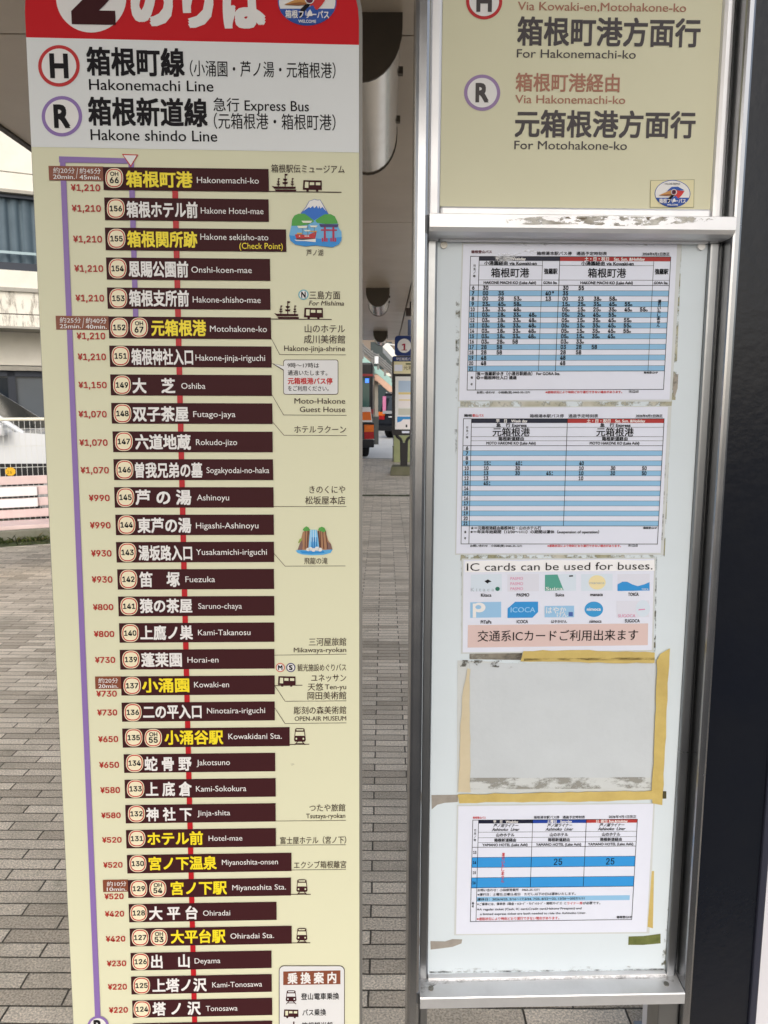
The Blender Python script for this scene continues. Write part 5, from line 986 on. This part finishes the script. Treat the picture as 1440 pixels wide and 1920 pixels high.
b = MB(); b.box(-1.9, .9, .6, .66, 1.79, 1.83, CHROME); b.box(-1.9, .9, -.66, -.6, 1.79, 1.83, CHROME); b.build('roof_rail', van)
# bus
Yb = 34.0; q = at(699, 760, Yb)
bus = thing('bus', 'red and black bus front beyond the taxi under the stairs', 'bus', loc=(q.x - 1.25, Yb, -.12)); RB = mat('bus_red', (112, 30, 32), .4)
b = MB(); b.box(-1.25, 1.25, 0, 9, .35, 3.1, mat('bus_black', (26, 26, 28), .3)); b.build('body', bus, bevel=.08)
b = MB(); b.box(-1.26, 1.26, -.01, 9.01, 2.52, 2.62, RB); b.box(-1.26, 1.26, -.01, 9.01, .9, 1.1, RB); b.build('red_stripe', bus)
b = MB(); b.box(-1.1, 1.1, -.02, -.002, 1.2, 2.45, mat('bus_windscreen', (44, 70, 66), .08, spec=.6)); b.build('windscreen', bus)
for x_, c_ in ((-.2, (230, 236, 240)), (.62, (230, 236, 240)), (1.0, (60, 110, 230))):
    b = MB(); b.box(x_ - .08, x_ + .08, -.035, -.021, 2.24, 2.42, mat('marker_lamp_%d' % c_[0], c_, .3, emit=1.2)); b.build('marker_light', bus)
for x_ in (-.9, .9):
    b = MB(); b.box(x_ - .2, x_ + .2, -.02, .02, .62, .82, MATS['headlamp_glass']); b.build('headlight', bus)
for x_ in (-1.24, .98):
    for yy in (1.6, 7.0):
        b = MB(); b.tube([(x_, yy, .48), (x_ + .26, yy, .48)], .48, TYRE, 20); b.build('wheel', bus)
# footbridge stairs: run down to the right
Ys = 40.0; s0 = at(668, 655, Ys); s1 = at(748, 724, Ys)
st = thing('footbridge_stairs', 'footbridge staircase with teal side panels descending to the right', 'staircase', loc=(s1.x, Ys, -.12))
TEAL, STR, RAILM = mat('teal_panel', (158, 192, 184), .5, var=.2), mat('salmon_stringer', (214, 176, 152), .6, var=.2), mat('grey_rail', (120, 120, 118), .5, .3)
def sxz(px, py): p = at(px, py, Ys); return p.x - s1.x, p.z + .12
def slab(b, pts, y0, y1, m): b.prism([sxz(*p) for p in pts], 'y', y0, y1, m)
for yy in (0, 2.2):
    b = MB(); slab(b, [(650, 641), (697, 681), (697, 694), (650, 654)], yy, yy + .06, TEAL); slab(b, [(699, 687), (707, 687), (750, 724), (750, 738), (707, 701), (699, 701)], yy, yy + .06, TEAL); b.build('side_panel', st)
    b = MB(); slab(b, [(650, 656), (697, 696), (697, 712), (650, 670)], yy - .05, yy + .11, STR); slab(b, [(699, 702.5), (708, 702.5), (752, 740), (752, 754), (706, 714), (699, 712)], yy - .05, yy + .11, STR); b.build('stringer', st)
    b = MB()
    for d in (0, 5, 10): b.tube([(sxz(650, 622 + d)[0], yy, sxz(650, 622 + d)[1]), (sxz(697, 661 + d)[0], yy, sxz(697, 661 + d)[1]), (sxz(708, 666 + d)[0], yy, sxz(708, 666 + d)[1]), (sxz(752, 704 + d)[0], yy, sxz(752, 704 + d)[1])], .045, RAILM, 6)
    b.build('handrail', st)
    for px, py in ((662, 632), (680, 647), (697.5, 661), (709, 667), (722, 679), (736, 691), (750, 703)):
        b = MB(); x_, z_ = sxz(px, py); x2, z2_ = sxz(px, py + 26); b.box(x_ - .05, x_ + .05, yy - .02, yy + .08, z2_, z_ + .1, RAILM); b.build('rail_post', st)
b = MB(); N = 26
for k in range(N):
    a, c_ = k / N, (k + 1) / N; xa, za = sxz(650 + 100 * a, 652 + 86 * a); xb, zb = sxz(650 + 100 * c_, 652 + 86 * c_); b.box(xa, xb + .02, .07, 2.19, za - .25, za - .02, STR)
b.build('stair_flight', st)
b = MB(); x_, z_ = sxz(702, 712); b.box(x_ - .18, x_ + .18, .4, 1.8, 0, z_, mat('pier_concrete', (170, 164, 152), .8)); b.build('pier', st)
b = MB(); x_, z_ = sxz(706, 676); b.tube([(x_ + .0, -.15, z_ - .16), (x_ + .0, -.15, z_ + .2)], .11, mat('white_lamp_globe', (236, 236, 236), .4), 10); b.build('lamp_cover', st)
# white sloping awning
Ya = 24.0
def axz(px, py): return at(px, py, Ya)
b = MB(); pts = [axz(722, 644), axz(728, 643), axz(744, 662), axz(744, 668), axz(736, 670.5), axz(717.5, 650)]
o = thing('white_awning', 'bright white sloping awning left of the numeral 1 disc', 'awning', loc=(axz(730, 655).x, Ya, 0)); off = (axz(730, 655).x, Ya, 0)
b.prism([(p.x, p.z) for p in pts], 'y', Ya, Ya + 3, mat('white_awning_sheet', (250, 248, 240), .5)); b.build('roof_sheet', o, off)
b = MB(); p = axz(742, 664); b.tube([(p.x, Ya + .3, -.12), (p.x, Ya + .3, p.z - .05)], .04, RAILM, 8); b.tube([(p.x, Ya + 2.6, -.12), (p.x, Ya + 2.6, p.z - .05)], .04, RAILM, 8); b.build('post', o, off)
b = MB(); pa, pb = axz(729, 645), axz(740, 647); b.tube([(pa.x, Ya, pa.z), (pb.x, Ya, pb.z)], .02, WHITE, 6); b.build('stay', o, off)
# far buildings
o = thing('far_building', 'grey brown building far behind the footbridge stairs', 'building', loc=(0, 56, -.12))
b = MB(); b.box(-9, 9, 0, 8, 0, 10.5, mat('grey_brown_render', (128, 116, 104), .8, var=.3, vscale=.8)); b.build('wall', o)
b = MB(); b.box(-9.2, 9.2, -.2, 8.2, 10.51, 10.8, LEDGE); b.build('roof', o)
for zz_ in (.6, 3.6, 6.6):
    for k in range(7):
        b = MB(); x_ = -8.2 + k * 2.4; b.box(x_, x_ + 1.5, -.06, -.002, zz_, zz_ + 1.9, mat('far_dark_glass', (50, 60, 62), .15)); b.build('window', o)
b = MB()
for zz_ in (3.1, 6.1): b.box(-9, 9, -.5, -.07, zz_, zz_ + .22, mat('pale_band', (206, 202, 190), .7))
b.build('balcony_edge', o)
# things under the canopy at the right edge of the gap
q = at(766, 590, 12.6)
o = thing('hanging_sign', 'dark box sign with small spot lamps hanging beside the board post', 'hanging sign', loc=(q.x + .05, 12.6, CZ))
zt = at(766, 578, 12.6).z - CZ; b = MB(); b.box(-.09, .35, -.05, .05, zt - .12, zt, mat('dark_brown_box', (64, 54, 50), .5)); b.build('box', o)
b = MB(); b.tube([(-.02, 0, zt), (-.02, 0, 0)], .012, FBLK, 8); b.tube([(.3, 0, zt), (.3, 0, 0)], .012, FBLK, 8); b.build('hanger', o)
b = MB(); b.box(-.06, .3, -.04, .04, zt - .42, zt - .18, mat('slate_blue_panel', (76, 88, 116), .5)); b.build('panel', o)
for zz_ in (zt - .15, zt - .23):
    b = MB(); b.tube([(.01, -.06, zz_), (.01, -.075, zz_)], .018, mat('spot_lamp_glow', (255, 250, 240), .3, emit=4), 12); b.build('spot_light', o)
# moss line across the far paving
b = MB(); b.box(-1.2, 1.6, 11.75, 11.92, 0, .005, grime('moss_strip', (74, 78, 48), .36, .56, 5)); o = b.build('moss_strip'); o['kind'] = 'stuff'
